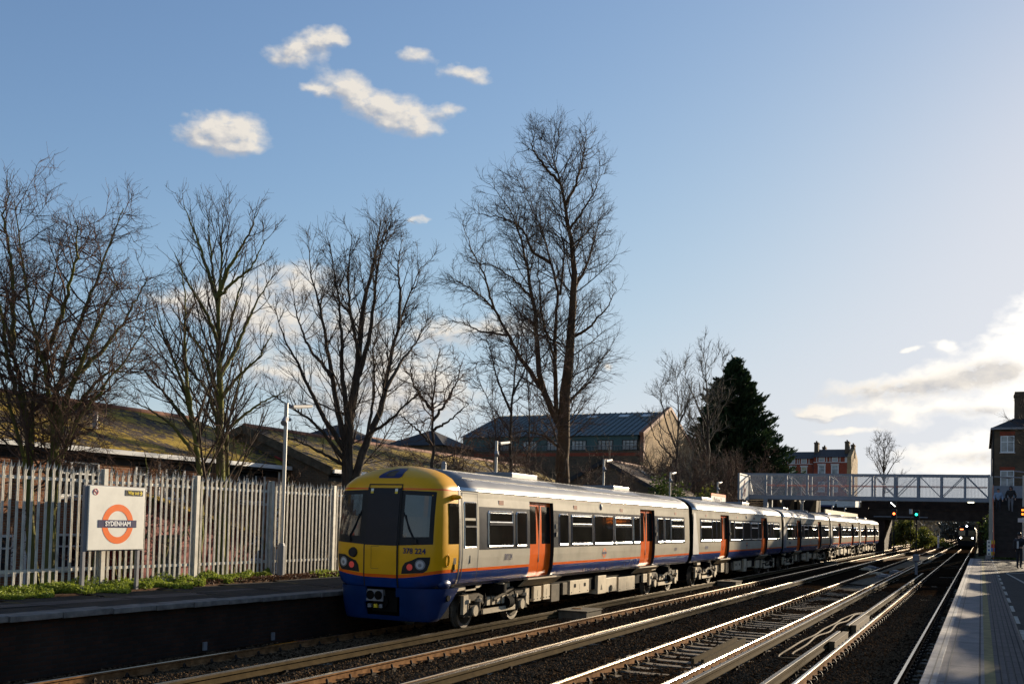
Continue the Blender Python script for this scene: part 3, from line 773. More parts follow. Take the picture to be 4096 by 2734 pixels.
def side_window(parent, y0,y1,z0,z1,hopper=False,name='window',r=.07,mid=None):
    m = MB()
    xa, xb = pd(z0), pd(z1)
    X = lambda z,o: XC+xa+(xb-xa)*(z-z0)/(z1-z0)+o
    def ring(a0,a1,b0,b1,w,o0,o1,o2,rr):
        A = rrect(a0,a1,b0,b1,rr); B = rrect(a0+w*.45,a1-w*.45,b0+w*.45,b1-w*.45,rr*.9); Cc = rrect(a0+w,a1-w,b0+w,b1-w,rr*.7)
        n=len(A); vs=[(X(z,o0),y,z) for y,z in A]+[(X(z,o1),y,z) for y,z in B]+[(X(z,o2),y,z) for y,z in Cc]
        fs=[]
        for i in range(n):
            j=(i+1)%n; fs += [(i,j,n+j,n+i),(n+i,n+j,2*n+j,2*n+i)]
        m.add(vs,fs,1)
    ring(y0,y1,z0,z1,.042,.004,.024,.014,r)
    g = rrect(y0+.036,y1-.036,z0+.036,z1-.036,r*.7)
    m.add([(X(z,.013),y,z) for y,z in g],[tuple(range(len(g)))],0)
    if hopper:
        zb = z0+(z1-z0)*.66
        ring(y0+.045,y1-.045,zb,z1-.045,.038,.013,.030,.018,.02)
        m.box(X(zb,.012),X(zb,.036),y0+.05,y1-.05,zb-.055,zb-.002,2)
    if mid: m.box(X(mid,.012),X(mid,.034),y0+.05,y1-.05,mid-.02,mid+.02,1)
    return m.build(name,[K['tglass'],K['alu'],K['band']],parent)
ZS = [p[1] for p in PROF]
def carriage(y0,y1,b0,b1,doors,wins,slots,label=None,cab=False,lights=()):
    m = MB()
    brk = sorted(set([y0,y1,b0,b1]+[d for p in doors for d in p]))
    ys=[]
    for a,b in zip(brk,brk[1:]):
        n=max(1,int((b-a)/2.2)); ys += [a+(b-a)*k/n for k in range(n)]
    ys.append(y1)
    # side and roof strips: near side (+) and far side (-)
    for sgn in (1,-1):
        for j in range(len(ZS)-1):
            zA,zB = ZS[j],ZS[j+1]; zm=(zA+zB)/2
            for i in range(len(ys)-1):
                ya,yb = ys[i],ys[i+1]; ym=(ya+yb)/2
                if sgn>0 and 1.13-.001<=zA and zB<=3.09+.001 and any(d0<ym<d1 for d0,d1 in doors): continue
                mt = 4
                if zB<=1.401: mt=2
                elif zB<=1.471: mt=1
                elif zB<=1.881: mt=0
                elif zB<=2.891: mt = 3 if b0<ym<b1 else 0
                elif zB<=3.236: mt=0
                elif zB<=3.311: mt=5
                vs=[(XC+sgn*PROF[j][0],ya,zA),(XC+sgn*PROF[j][0],yb,zA),(XC+sgn*PROF[j+1][0],yb,zB),(XC+sgn*PROF[j+1][0],ya,zB)]
                m.add(vs,[(0,1,2,3) if sgn>0 else (3,2,1,0)],mt, smooth=(zA>3.23))
    # ends
    for y,fl in ((y0,1),(y1,-1)):
        pts=[(XC+d,z) for d,z in PROF]+[(XC-d,z) for d,z in PROF[::-1]]
        m.add([(p[0],y,p[1]) for p in pts],[tuple(range(len(pts))) if fl>0 else tuple(range(len(pts)))[::-1]],6 if not (cab and y==y0) else 2)
    m.add([(XC-1.2,y0,1.05),(XC+1.2,y0,1.05),(XC+1.2,y1,1.05),(XC-1.2,y1,1.05)],[(3,2,1,0)],6)
    # door reveals
    dep=.13
    for d0,d1 in doors:
        zz=[z for z in ZS if 1.129<=z<=3.091]
        for y,fl,mt in ((d0,1,7),(d1,-1,7)):
            for a,b in zip(zz,zz[1:]):
                q=[(XC+pd(a),y,a),(XC+pd(b),y,b),(XC+pd(b)-dep,y,b),(XC+pd(a)-dep,y,a)]
                m.add(q,[(0,1,2,3) if fl>0 else (3,2,1,0)],mt)
        m.add([(XC+pd(3.09),d0,3.09),(XC+pd(3.09),d1,3.09),(XC+pd(3.09)-dep,d1,3.09),(XC+pd(3.09)-dep,d0,3.09)],[(0,1,2,3)],7)
        m.add([(XC+pd(1.13)+.06,d0-.03,1.135),(XC+pd(1.13)+.06,d1+.25,1.135),(XC+pd(1.13)-dep,d1,1.135),(XC+pd(1.13)-dep,d0,1.135)],[(0,1,2,3)],5)
    # gutter lip
    m.box(XC+1.30,XC+1.336,y0,y1,3.222,3.238,5)
    car = m.build('carriage',[K['cream'],K['orange'],K['blue'],K['band'],K['roof'],K['cant'],K['dark'],K['black']],train,weld=True)
    if label: car['label']=label
    for d0,d1 in doors:
        mid=(d0+d1)/2
        for a,b,inner in ((d0,mid-.008,1),(mid+.008,d1,0)):
            q=MB(); zz=[1.13,1.22,1.32,1.40,1.70,1.98,2.2,2.60,2.98,3.09]
            # y columns: strip beside the meeting edge stays orange
            if inner: cols=[a,a+.02,b-.17,b]
            else: cols=[a,a+.17,b-.02,b]
            for ci in range(3):
                for za,zb in zip(zz,zz[1:]):
                    glass = (ci==1 and za>=1.979 and zb<=2.981)
                    o = -.105 if glass else -.10
                    q.add([(XC+pd(za)+o,cols[ci],za),(XC+pd(za)+o,cols[ci+1],za),(XC+pd(zb)+o,cols[ci+1],zb),(XC+pd(zb)+o,cols[ci],zb)],[(0,1,2,3)],1 if glass else 0)
            q.box(XC+pd(2.0)-.125,XC+pd(2.0)-.098,(b-.012 if inner else a),(b if inner else a+.012),1.5,3.0,2)
            q.build('door',[K['orange'],K['tglass'],K['black']],car)
        # step plate slanting under the door
        q=MB(); q.prism([(XC+1.30,1.06),(XC+1.22,1.06),(XC+1.00,.86),(XC+1.04,.86)],'y',d0+.1,d1+.85)
        q.box(XC+1.0,XC+1.37,d0-.05,d1+.3,1.065,1.10)
        q.build('door_step',K['ubox'],car)
        q=MB(); q.box(XC+pd(2.45),XC+pd(2.45)+.025,d1+.12,d1+.19,2.40,2.52); q.box(XC+pd(2.2),XC+pd(2.2)+.03,d1+.12,d1+.18,2.18,2.30,1)
        q.build('door_button',[K['alu'],K['black']],car)
    for a,b,h in wins: side_window(car,a,b,1.93,2.81,h)
    for y in slots:
        q=MB(); q.box(XC+1.325,XC+1.345,y-.13,y+.13,2.955,3.065); q.build('vent_slot',K['ridge'],car)
    for y in lights:
        q=MB(); q.ball((XC+1.335,y,3.07),.07,0,8,(.6,1,1.5)); q.build('body_side_lamp',K['steelgrey'],car)
    # roof: pods, seams, slotted vents
    L=y1-y0
    for f,wd,ln,hh in ((.27,.9,1.7,.10),(.69,.9,1.7,.10)):
        q=MB(); yc=y0+L*f; q.box(XC-wd+.3,XC+wd-.35,yc-ln/2,yc+ln/2,3.72,3.78+hh); q.build('roof_pod',K['roof'],car,bevel=.03)
    for f in (.40,.80):
        q=MB(); yc=y0+L*f
        for k in range(9):
            q.add([(XC+.98,yc-1.2+k*.28,3.595),(XC+.98,yc-1.06+k*.28,3.595),(XC+.62,yc-1.06+k*.28,3.722),(XC+.62,yc-1.2+k*.28,3.722)],[(0,1,2,3)],0)
        q.build('roof_vent',K['black'],car)
    q=MB()
    for sx in (.55,1.06):
        z=3.78-.0; zz={.55:3.722,1.06:3.54}[sx]
        q.box(XC+sx-.012,XC+sx+.012,y0+.6,y1-.3,zz-.01,zz+.016)
    q.build('roof_seam',K['alu'],car)
    return car
def bogie(car, yc, wb=2.65):
    m=MB(); mats=[K['under'],K['wheel'],K['dark'],K['ubox']]
    for sgn in (1,-1):
        x=XC+sgn*.98
        for s in (-1,1):
            ya=yc+s*wb/2
            # wheel disc with flange and hub
            for xa,xb,r,mt in ((sgn*.70,sgn*.82,.42,1),(sgn*.66,sgn*.70,.45,1),(sgn*.82,sgn*.835,.33,0),(sgn*.82,sgn*.90,.12,3)):
                m.tube([(XC+xa,ya,.42),(XC+xb,ya,.42)],r,20,mt,smooth=False)
            # axle box, spring pots and wing castings
            m.box(x-.12,x+.10,ya-.2,ya+.2,.30,.55,0)
            m.tube([(x+.06,ya,.42),(x+.15,ya,.42)],.13,12,3)
            for k in (-1,1):
                m.tube([(x,ya+k*.30,.36),(x,ya+k*.30,.62)],.10,9,0)
                m.tube([(x,ya+k*.30,.62),(x,ya+k*.30,.70)],.13,9,3)
            m.prism([(ya-.46,.30),(ya+.46,.30),(ya+.30,.40),(ya-.30,.40)],'x',x-.07,x+.07,0)
            m.prism([(ya+s*.52,.80),(ya+s*.30,.82),(ya+s*.26,.62),(ya+s*.34,.42),(ya+s*.52,.36)],'x',x+.01,x+.09,3)
            m.tube([(x+.12,ya-s*.5,.80),(x+.16,ya-s*.45,.62),(x+.12,ya-s*.35,.45)],.02,5,2)
        # side frame that dips between the axles, lower beam, dampers, air spring
        m.prism([(yc-wb/2-.5,.66),(yc-wb/2+.35,.66),(yc-.75,.50),(yc+.75,.50),(yc+wb/2-.35,.66),(yc+wb/2+.5,.66),(yc+wb/2+.5,.80),(yc+wb/2-.3,.82),(yc+.7,.72),(yc-.7,.72),(yc-wb/2+.3,.82),(yc-wb/2-.5,.80)],'x',x-.08,x+.06,0)
        m.box(x+.07,x+.13,yc-wb/2+.42,yc+wb/2-.42,.31,.43,3)
        for k in range(5): m.box(x+.055,x+.085,yc-.62+k*.28,yc-.46+k*.28,.50,.70,3)
        m.tube([(x,yc,.78),(x,yc,1.0)],.27,14,2); m.ball((x+.05,yc+.1,.93),.16,3,10)
        m.tube([(x+.08,yc-.3,.62),(x+.10,yc+.75,.86)],.05,8,0)
        m.tube([(x+.09,yc+.35,.52),(x+.09,yc+.62,.52)],.16,10,2)
        for k in range(6): m.box(x+.0,x+.12,yc-.1+k*.12,yc-.04+k*.12,.90,1.04,3)
        m.box(x+.02,x+.18,yc-wb/2-.62,yc-wb/2-.1,.92,1.06,3)
    for s in (-1,1): m.tube([(XC-.7,yc+s*wb/2,.42),(XC+.7,yc+s*wb/2,.42)],.09,8,2)
    m.box(XC-1.0,XC+1.0,yc-.35,yc+.35,.5,.9,2)
    return m.build('bogie',mats,car)
def boxes(car, lst, base):
    q=MB(); q.box(XC-1.05,XC+1.0,base[0],base[1],.50,1.06); q.build('underframe',K['dark'],car)
    for a,b,z0,z1,k in lst:
        q=MB(); x0,x1=XC+.7,XC+1.07+(.03 if k=='t' else 0)
        q.box(x0,x1,a,b,z0,z1)
        mt=[K['ubox'],K['dark'],K['under']]
        if k=='w':
            for f in (.2,.72):
                yy=a+(b-a)*f
                for d in (0,.09): q.box(x1-.02,x1+.006,yy+d,yy+d+.065,z0+.20,z0+.31,1)
        if k in ('w','p','c'):
            for f in (.08,.5,.92): q.box(x1-.01,x1+.01,a+(b-a)*f-.012,a+(b-a)*f+.012,z0+.05,z0+.08,1)
            q.box(x1-.02,x1+.004,a+(b-a)*.5-.006,a+(b-a)*.5+.006,z0+.12,z0+.3,1)
        if k=='t': q.prism([(a+.25,z0+.12),(a+.42,z0+.12),(a+.335,z0+.30)],'x',x1-.01,x1+.006,2)
        if k=='s': q.tube([(x1,a+.5,z0+.12),(x1+.03,a+.5,z0+.12)],.1,10,1)
        o=q.build('equipment_box',mt if k!='m' else [K['under'],K['dark'],K['dark']],car,bevel=.012)
def roundel(car,y,z,s):
    q=MB(); n=28
    f=lambda yy,zz,o: (XC+pd(zz)+o,yy,zz)
    vs=[];fs=[]
    for k in range(n):
        a=2*pi*k/n
        vs += [f(y+s*cos(a),z+s*sin(a),.006),f(y+s*.7*cos(a),z+s*.7*sin(a),.006)]
    for k in range(n):
        i=2*k;j=(2*k+2)%(2*n); fs.append((i,j,j+1,i+1))
    q.add(vs,fs,0); q.add([f(y-s*1.25,z-s*.22,.009),f(y+s*1.25,z-s*.22,.009),f(y+s*1.25,z+s*.22,.009),f(y-s*1.25,z+s*.22,.009)],[(0,1,2,3)],1)
    q.build('roundel',[K['signorange'],K['signblue']],car)
W1=[(20.93,22.33,True),(22.50,23.15,False),(25.30,25.98,False),(26.22,27.88,True),(28.04,29.74,False),(29.90,31.62,True),(31.78,32.46,False),(34.55,35.28,False),(35.46,36.14,False),(36.24,38.02,True)]
car1=carriage(YE,38.85,20.46,38.18,[(23.34,24.92),(32.58,34.22)],W1,[21.66,26.55,30.6,36.9],'driving carriage with the yellow cab front',cab=True,lights=(28.69,))
bogie(car1,22.2); bogie(car1,36.5)
boxes(car1,[(24.35,24.85,.42,.82,'p'),(25.0,25.45,.43,.84,'p'),(25.55,26.15,.33,.82,'m'),(26.4,26.75,.48,.83,'m'),(26.95,28.5,.45,.86,'w'),(29.2,29.95,.35,.92,'t'),(29.98,31.05,.36,.82,'s'),(31.25,32.95,.32,.79,'c'),(33.9,34.35,.5,.80,'p')],(24.0,34.6))
roundel(car1,28.95,1.66,.15)
put_text('38124',.21,(XC+1.392,22.05,1.68),(0,1,0),(.0,0,1),K['signblue'],car1,.003,'fleet_number',.85)
put_text('38124',.15,(XC+1.392,36.9,1.66),(0,1,0),(.0,0,1),K['signblue'],car1,.003,'fleet_number',.85)
# second carriage, then copies of it for the next three
c2=39.40
W2=[(40.67,42.50,True),(42.58,43.28,False),(43.38,44.10,False),(46.08,46.78,False),(46.96,48.66,True),(48.82,50.5,False),(50.66,52.36,True),(52.52,53.2,False),(55.0,55.7,False),(55.84,56.5,False),(56.66,58.5,True)]
car2=carriage(c2,59.22,40.5,58.62,[(44.2,45.85),(53.26,54.9)],W2,[41.6,47.6,51.5,57.5],None,lights=(49.6,))
bogie(car2,42.9); bogie(car2,56.8)
boxes(car2,[(45.6,46.2,.45,.85,'p'),(46.5,47.1,.35,.85,'m'),(47.6,48.0,.5,.84,'m'),(48.3,49.8,.45,.88,'w'),(50.3,50.95,.32,.95,'t'),(51.3,52.3,.5,.82,'c'),(53.4,54.4,.4,.8,'p')],(45.0,55.2))
roundel(car2,49.6,1.66,.15)
q=MB(); q.prism([(c2,1.40),(c2+.95,1.40),(c2+.75,2.0),(c2+.28,3.1),(c2,3.1)],'x',XC+1.386,XC+1.391); q.build('end_fairing',K['steelgrey'],car2)  # flat grey wedge painted for the shading of the concave end fairing
q=MB()
for k in range(5): q.box(XC+1.388,XC+1.393,41.35+k*.11,41.43+k*.11,1.60,1.72)
q.build('fleet_number',K['signblue'],car2)
for k in (1,2,3):
    c=car2.copy(); COL.objects.link(c); c.parent=train; c.location=car2.location+Vector((0,20.366*k,0))
    for ch in list(car2.children):
        d=ch.copy(); COL.objects.link(d); d.parent=c
for k in range(4):
    q=MB(); y=38.85+20.366*k
    for i in range(7): q.box(XC-1.0-.03*(i%2),XC+1.0+.03*(i%2),y+.02+i*.074,y+.02+(i+1)*.074,1.05,3.42)
    q.build('gangway_bellows',K['black'],train)
# ---- the cab
m=MB(); NT_=64; zs=[z for z in ZS]+[3.60,3.645,3.69,3.715,3.745,3.765]; zs=sorted(set(zs+[1.6,2.0,2.4,3.0,3.4,3.45]))
def zrow(z,u):
    wgt = max(0,1-abs(z-1.435)/.40) if abs(z-1.435)>.036 else 1
    return z-.15*(1-u*u)*wgt
rows=[]
for z in zs:
    row=[]
    for k in range(NT_+1):
        t=pi*k/NT_; n=nexp(z); c_,s_=cos(t),sin(t)
        x=pd(z)*math.copysign(abs(c_)**(2/n),c_); y=YE-(YE-yfr(z))*abs(s_)**(2/n)
        row.append((XC+x,y,zrow(z,max(-1,min(1,x/1.385)))))
    rows.append(row)
for j in range(len(zs)-1):
    zb=zs[j+1]
    mt = 2 if zb<=1.401 else 1 if zb<=1.471 else 1 if (zs[j]>=3.199 and zb<=3.236) else 0
    m.add(rows[j]+rows[j+1],[(i+1,i,NT_+1+i,NT_+2+i) for i in range(NT_)],mt,True)
m.add(rows[-1],[tuple(range(NT_+1))],0)
m.add(rows[0],[tuple(range(NT_+1))],2)
cab=m.build('cab_front',[K['yellow'],K['orange'],K['blue']],train,weld=True)
# aluminium seam where the cab meets the carriage
q=MB(); zz=[z for z in ZS if z<3.32]
for a,b in zip(zz,zz[1:]):
    q.add([(XC+pd(a)+.006,YE-.015,a),(XC+pd(a)+.006,YE+.05,a),(XC+pd(b)+.006,YE+.05,b),(XC+pd(b)+.006,YE-.015,b)],[(0,1,2,3)])
q.build('cab_seam',K['alu'],cab)
q=MB(); zz=[1.14,1.22,1.32,1.40,1.47,1.7,1.88,2.2,2.6,2.89,3.09,3.18]
for a,b in zip(zz,zz[1:]):
    q.add([(XC+pd(a)+.006,19.66,a),(XC+pd(a)+.006,20.40,a),(XC+pd(b)+.006,20.40,b),(XC+pd(b)+.006,19.66,b)],[(0,1,2,3)],2 if b<=1.401 else 1 if b<=1.471 else 0)
    for y in (19.65,20.40): q.add([(XC+pd(a)+.009,y-.012,a),(XC+pd(a)+.009,y+.012,a),(XC+pd(b)+.009,y+.012,b),(XC+pd(b)+.009,y-.012,b)],[(0,1,2,3)],3)
q.box(XC+pd(3.18),XC+pd(3.18)+.012,19.64,20.41,3.175,3.195,3)
q.box(XC+1.385,XC+1.40,20.0,20.02,1.58,1.76,3)
cd=q.build('cab_door',[K['cream'],K['orange'],K['blue'],K['black']],car1)
side_window(car1,19.72,20.34,1.92,2.99,False,'cab_door_window',.04,mid=2.42)
# side glass of the cab
q=MB(); yy=[19.02,19.08,19.2,19.34,19.47]; zz=[2.03,2.1,2.4,2.7,2.86,2.93]
for i in range(len(yy)-1):
    for a,b in zip(zz,zz[1:]):
        P=lambda y,z:(XC+nx(y,z)+.007,y,z)
        q.add([P(yy[i],a),P(yy[i+1],a),P(yy[i+1],b),P(yy[i],b)],[(0,1,2,3)])
q.build('cab_side_window',K['tglass'],cab)
def npatch(*a,**k): return patch(*a,**k)
for s in (1,-1):
    scr=patch('windscreen',[(s*.395,1.975),(s*1.235,2.02),(s*1.225,3.165),(s*.395,3.19)],K['black'],cab,.006)
    if s<0: pass
    patch('pane',[(s*.56,2.16),(s*1.16,2.18),(s*1.15,3.07),(s*.56,3.09)],K['screen'],scr,.011) if False else patch('windscreen_pane',[(s*.56,2.16),(s*1.16,2.18),(s*1.15,3.07),(s*.56,3.09)],K['screen'],cab,.011)
    q=MB()
    for k in (0,.07):
        pts=[(s*(.86-k*.2),2.10),(s*(.72-k*.3),2.35),(s*(.54+k*.9),2.72-k)]
        q.tube([(XC+x,ny(x,z)-.03,z) for x,z in pts],.011,5)
    q.box(XC+s*.86-.07,XC+s*.86+.07,ny(.86,2.07)-.06,ny(.86,2.07)-.01,2.03,2.12)
    q.build('windscreen_wiper',K['black'],cab)
    hl=patch('headlight',[(s*1.20,1.745),(s*.95,1.735),(s*.80,1.665),(s*.64,1.61),(s*.575,1.52),(s*.545,1.36),(s*1.06,1.40),(s*1.14,1.46),(s*1.185,1.6)],K['black'],cab,.010)
    q=MB()
    def disc(cx,cz,r,mt,o,ring=False):
        pts=[(cx+r*cos(2*pi*k/16),cz+r*sin(2*pi*k/16)) for k in range(16)]
        q.add([(XC+x,ny(x,z)-o,z) for x,z in pts],[tuple(range(16))],mt)
    disc(s*.755,1.515,.072,1,.018); disc(s*.995,1.575,.115,2,.016); disc(s*.995,1.575,.085,0,.020); disc(s*.995,1.56,.04,2,.024)
    q.build('lamp_lens',[K['lens'],K['redlens'],K['steelgrey']],cab)
gd=patch('gangway_door',[(-.39,1.97),(.43,1.97),(.43,3.235),(-.39,3.235)],K['navy'],cab,.035,.05,more=[([(-.39,1.335),(.43,1.335),(.43,1.966),(-.39,1.966)],K['yellow']),([(-.39,1.265),(.43,1.265),(.43,1.331),(-.39,1.331)],K['orange']),([(-.39,1.06),(.43,1.06),(.43,1.261),(-.39,1.261)],K['blue'])])
patch('door_seal',[(-.43,1.06),(-.39,1.06),(-.39,3.25),(-.43,3.25)],K['black'],cab,.024)
patch('door_seal',[(.43,1.06),(.47,1.06),(.47,3.25),(.43,3.25)],K['black'],cab,.024)
patch('door_seal',[(-.42,3.30),(.46,3.30),(.46,3.325),(-.42,3.325)],K['black'],cab,.010,more=[([(-.42,3.25),(-.395,3.25),(-.395,3.30),(-.42,3.30)],K['black']),([(.435,3.25),(.46,3.25),(.46,3.30),(.435,3.30)],K['black'])])
for s in (-.30,.33):
    patch('warning_plate',[(s-.035,3.11),(s+.035,3.11),(s+.035,3.16),(s-.035,3.16)],K['signyellow'],cab,.045,more=[([(s-.035,3.16),(s+.035,3.16),(s+.035,3.22),(s-.035,3.22)],K['white'])])
patch('door_panel_outline',[(-.22,1.45),(-.02,1.45),(-.02,1.457),(-.22,1.457)],K['under'],cab,.040,more=[([(-.22,1.94),(-.02,1.94),(-.02,1.947),(-.22,1.947)],K['under']),([(-.22,1.457),(-.213,1.457),(-.213,1.94),(-.22,1.94)],K['under'])])
hc=patch('headcode_box',[(-.24,3.46),(.29,3.46),(.34,3.50),(.31,3.66),(.25,3.705),(.05,3.70),(-.13,3.645),(-.26,3.51)],K['signblue'],cab,.010,step=.05)
patch('headcode_lamp',[(-.09,3.50),(.15,3.50),(.14,3.65),(.02,3.645),(-.08,3.60)],K['under'],cab,.014,step=.05)
q=MB(); q.tube([(XC-.72,ny(.72,1.79)-.005,1.79),(XC-.72,ny(.72,1.79)-.05,1.79)],[.115,.10],18); q.build('horn_cover',K['black'],cab)
me=text_mesh('378 224',.165,.004,'unit_number')
me.materials.clear(); me.materials.append(K['signblue'])
for v in me.vertices:
    x=.85+v.co.x*.98; z=1.862+v.co.y; v.co=(x, ny(x,z)-.012-v.co.z-60, z)
o=bpy.data.objects.new('unit_number',me); COL.objects.link(o); o.parent=cab
q=MB(); q.ball((XC+1.36,19.27,3.07),.10,0,12,(1.7,1.15,.62)); q.build('camera_pod',K['yellow'],cab)
q=MB(); n=20
pts=[(18.98+.075*cos(2*pi*k/n),1.66+.13*sin(2*pi*k/n)) for k in range(n)]
q.tube([(XC+nx(y,z)+.006,y,z) for y,z in pts+[pts[0]]],.008,5,0,cap=False)
q.build('hatch_ring',[K['yellow']],cab)
q=MB(); q.box(XC+1.36,XC+1.385,19.24,19.36,1.42,1.72,1); q.box(XC+1.38,XC+1.40,19.28,19.33,1.46,1.58,0)
q.build('side_handle',[K['yellow'],K['under']],cab)
# front skirt with the coupler opening
m=MB(); zl=[.32,.36,.42,.55,.70,.85,.97,1.045]
def sk(z,k):
    t=pi*k/60; hw=1.13+.24*((z-.32)/.73)**.6; yf=18.62-.17*((z-.32)/.73)**.7; ye=19.02+.55*((z-.32)/.73)
    n=3.6; c_,s_=cos(t),sin(t)
    return (XC+hw*math.copysign(abs(c_)**(2/n),c_), ye-(ye-yf)*abs(s_)**(2/n), z)
for a,b in zip(zl,zl[1:]):
    for k in range(60):
        p=[sk(a,k+1),sk(a,k),sk(b,k),sk(b,k+1)]; xm=sum(q_[0] for q_ in p)/4-XC; zm=(a+b)/2
        if p[0][1]<18.9 and zm>.42 and -.42-.0*zm<xm<.46+(.55-zm)*.10: continue
        m.add(p,[(0,1,2,3)],0,True)
        m.add([(v[0]+(XC-v[0])*.03,v[1]+.03,v[2]) for v in p],[(3,2,1,0)],0,True)
skirt=m.build('front_skirt',[K['blueskirt']],cab,weld=True)
q=MB(); q.box(XC-1.1,XC+1.1,18.95,19.6,.35,1.05); q.tube([(XC+.0,18.55,.72),(XC,19.2,.72)],.14,12); q.box(XC-.3,XC+.35,18.6,18.95,.5,.98); q.build('coupler',K['dark'],cab)
q=MB(); q.box(XC-.40,XC+.03,18.50,18.60,.73,.985,0)
for cx in (-.29,-.08):
    q.tube([(XC+cx,18.50,.858),(XC+cx,18.485,.858)],.10,16,1)
for k,cx in enumerate((-.33,-.17,-.03)): q.box(XC+cx-.04,XC+cx+.04,18.52,18.6,.58,.66,2 if k==1 else 0)
q.build('jumper_box',[K['steelgrey'],K['dark'],K['signyellow']],cab)
q=MB(); q.tube([(XC+1.30,19.13,.83),(XC+1.345,19.13,.83)],.07,14); q.build('skirt_hole',K['dark'],cab)
q=MB(); q.ball((XC+1.26,19.05,1.14),.16,0,12,(.75,1.6,.75)); q.build('buffer_fairing',K['blueskirt'],cab)
q=MB(); q.prism([(19.62,.93),(20.95,.97),(21.15,1.06),(19.72,1.06)],'x',XC+1.05,XC+1.16); q.build('step_panel',K['ubox'],cab)
q=MB()
for k in range(7): q.box(XC+.35,XC+1.2,19.62+k*.12,19.66+k*.12,3.50+.0,3.75)
q.build('roof_grille',K['black'],car1) if False else None
q=MB()
for k in range(7):
    y=19.65+k*.13; q.add([(XC+1.16,y,3.485),(XC+1.16,y+.05,3.485),(XC+.5,y+.05,3.738),(XC+.5,y,3.738)],[(0,1,2,3)])
q.build('roof_grille',K['black'],car1)
q=MB(); q.tube([(XC+.3,20.6,3.74),(XC+.3,20.6,3.90)],.06,10); q.ball((XC+.3,20.6,3.90),.065,0,8); q.build('aerial',K['roof'],car1)
for c in [c for c in train.children if c.name.startswith('carriage')]:
    pass
# oncoming train, far off on the nearest track
xt=-2.08; yt=177
on=thing('oncoming_train','dark oncoming train with lit headlamps far down the nearest track','train',(xt,yt,0))
sec=[(-1.36,.95),(-1.40,1.6),(-1.39,2.6),(-1.30,3.15),(-1.05,3.5),(-.6,3.72),(0,3.8),(.6,3.72),(1.05,3.5),(1.30,3.15),(1.39,2.6),(1.40,1.6),(1.36,.95)]
q=MB(); q.prism([(xt+a,b) for a,b in sec],'y',yt+.3,yt+62); q.build('body',K['trainface'],on)
q=MB(); q.prism([(xt+a*.95,.35 if b<1 else b*.985) for a,b in sec],'y',yt,yt+.34); q.build('cab_front',K['trainface'],on,bevel=.08)
q=MB(); q.box(xt-1.0,xt+1.0,yt-.02,yt+.1,1.25,1.95); q.build('yellow_panel',mat('grimy_yellow',(.07,.038,.004),.6),on)
for s in (-1,1):
    q=MB(); q.box(xt+s*.72-.48,xt+s*.72+.48,yt-.03,yt+.1,2.1,2.95); q.build('windscreen',K['hglass'] if s<0 else K['tglass'],on)
    q=MB(); q.tube([(xt+s*.88,yt-.06,1.72),(xt+s*.88,yt,1.72)],.13,12); q.build('headlight',K['headlamp'] if s<0 else K['headlampb'],on)
q=MB(); q.tube([(xt,yt-.05,3.62),(xt,yt+.1,3.62)],.13,10); q.build('roof_lamp',K['headlampb'],on)
q=MB(); q.box(xt-.98,xt-.5,yt-.04,yt+.1,3.02,3.18); q.build('destination_display',K['destled'],on)
q=MB()
for s in (-1,1):
    for k in (0,2.6,14,16.6): q.tube([(xt+s*.68,yt+2.5+k,.42),(xt+s*.8,yt+2.5+k,.42)],.42,12)
q.box(xt-1.1,xt+1.1,yt+.6,yt+60,.3,.95); q.build('running_gear',K['dark'],on)
# ---------------------------------------------------------------- palisade fence
FX=-16.52
fence=thing('palisade_fence','galvanised steel palisade fence with splayed pointed tops behind the far platform','fence',(FX,20,.9))
py0=14.88-2.69*4
pm=MB(); pm.box(FX-.05,FX+.05,py0-.012,py0+.012,.5,3.44); pm.box(FX+.042,FX+.058,py0-.05,py0+.05,.5,3.442); pm.box(FX-.058,FX-.042,py0-.05,py0+.05,.5,3.442)
post0=pm.build('fence_post',K['galv'],fence)
for k in range(1,22):
    d=post0.copy(); COL.objects.link(d); d.parent=fence; d.location=(0,2.69*k,0)
for z in (1.376,3.17):
    rm=MB()
    rm.box(FX-.012,FX+.010,py0+.06,py0+2.63,z-.03,z+.03); rm.box(FX-.04,FX-.012,py0+.06,py0+2.63,z+.02,z+.03)
    rail0=rm.build('fence_rail',K['galv'],fence)
    for k in range(1,21):
        d=rail0.copy(); COL.objects.link(d); d.parent=fence; d.location=(0,2.69*k,0)
def pale_mb(y, m):
    x=FX+.018
    prof=[(-.031,0),(-.023,.010),(-.008,.010),(0,.004),(.008,.010),(.023,.010),(.031,0)]
    back=[(a,b-.007) for a,b in prof]
    n=len(prof)
    def sec(z,sp=1.0,dx=0): return [(x+b+dx,y+a*sp,z) for a,b in prof]+[(x+b+dx-.001,y+a*sp,z) for a,b in back]
    S=[sec(1.0),sec(3.26),sec(3.30,1.25,.004),sec(3.345,1.45,.012)]
    vs=sum(S,[]); L=2*n; fs=[]
    for j in range(len(S)-1):
        for i in range(n-1):
            fs.append((j*L+i,j*L+i+1,(j+1)*L+i+1,(j+1)*L+i)); fs.append((j*L+n+i+1,j*L+n+i,(j+1)*L+n+i,(j+1)*L+n+i+1))
        fs.append((j*L+n,j*L,(j+1)*L,(j+1)*L+n)); fs.append((j*L+n-1,j*L+2*n-1,(j+1)*L+2*n-1,(j+1)*L+n-1))
    m.add(vs,fs)
    # three points
    for a,w,zt,lean in ((-.040,.018,3.425,.030),(0,.020,3.475,-.010),(.040,.018,3.425,.030)):
        b=[(x+.012,y+a-w,3.33),(x+.022,y+a+w,3.33),(x+.006,y+a+w,3.33)]
        m.add(b+[(x+.012+lean,y+a*1.25,zt)],[(0,1,3),(1,2,3),(2,0,3)])
    m.box(x+.018,x+.026,y-.008,y+.008,3.162,3.178)
ppos=[]
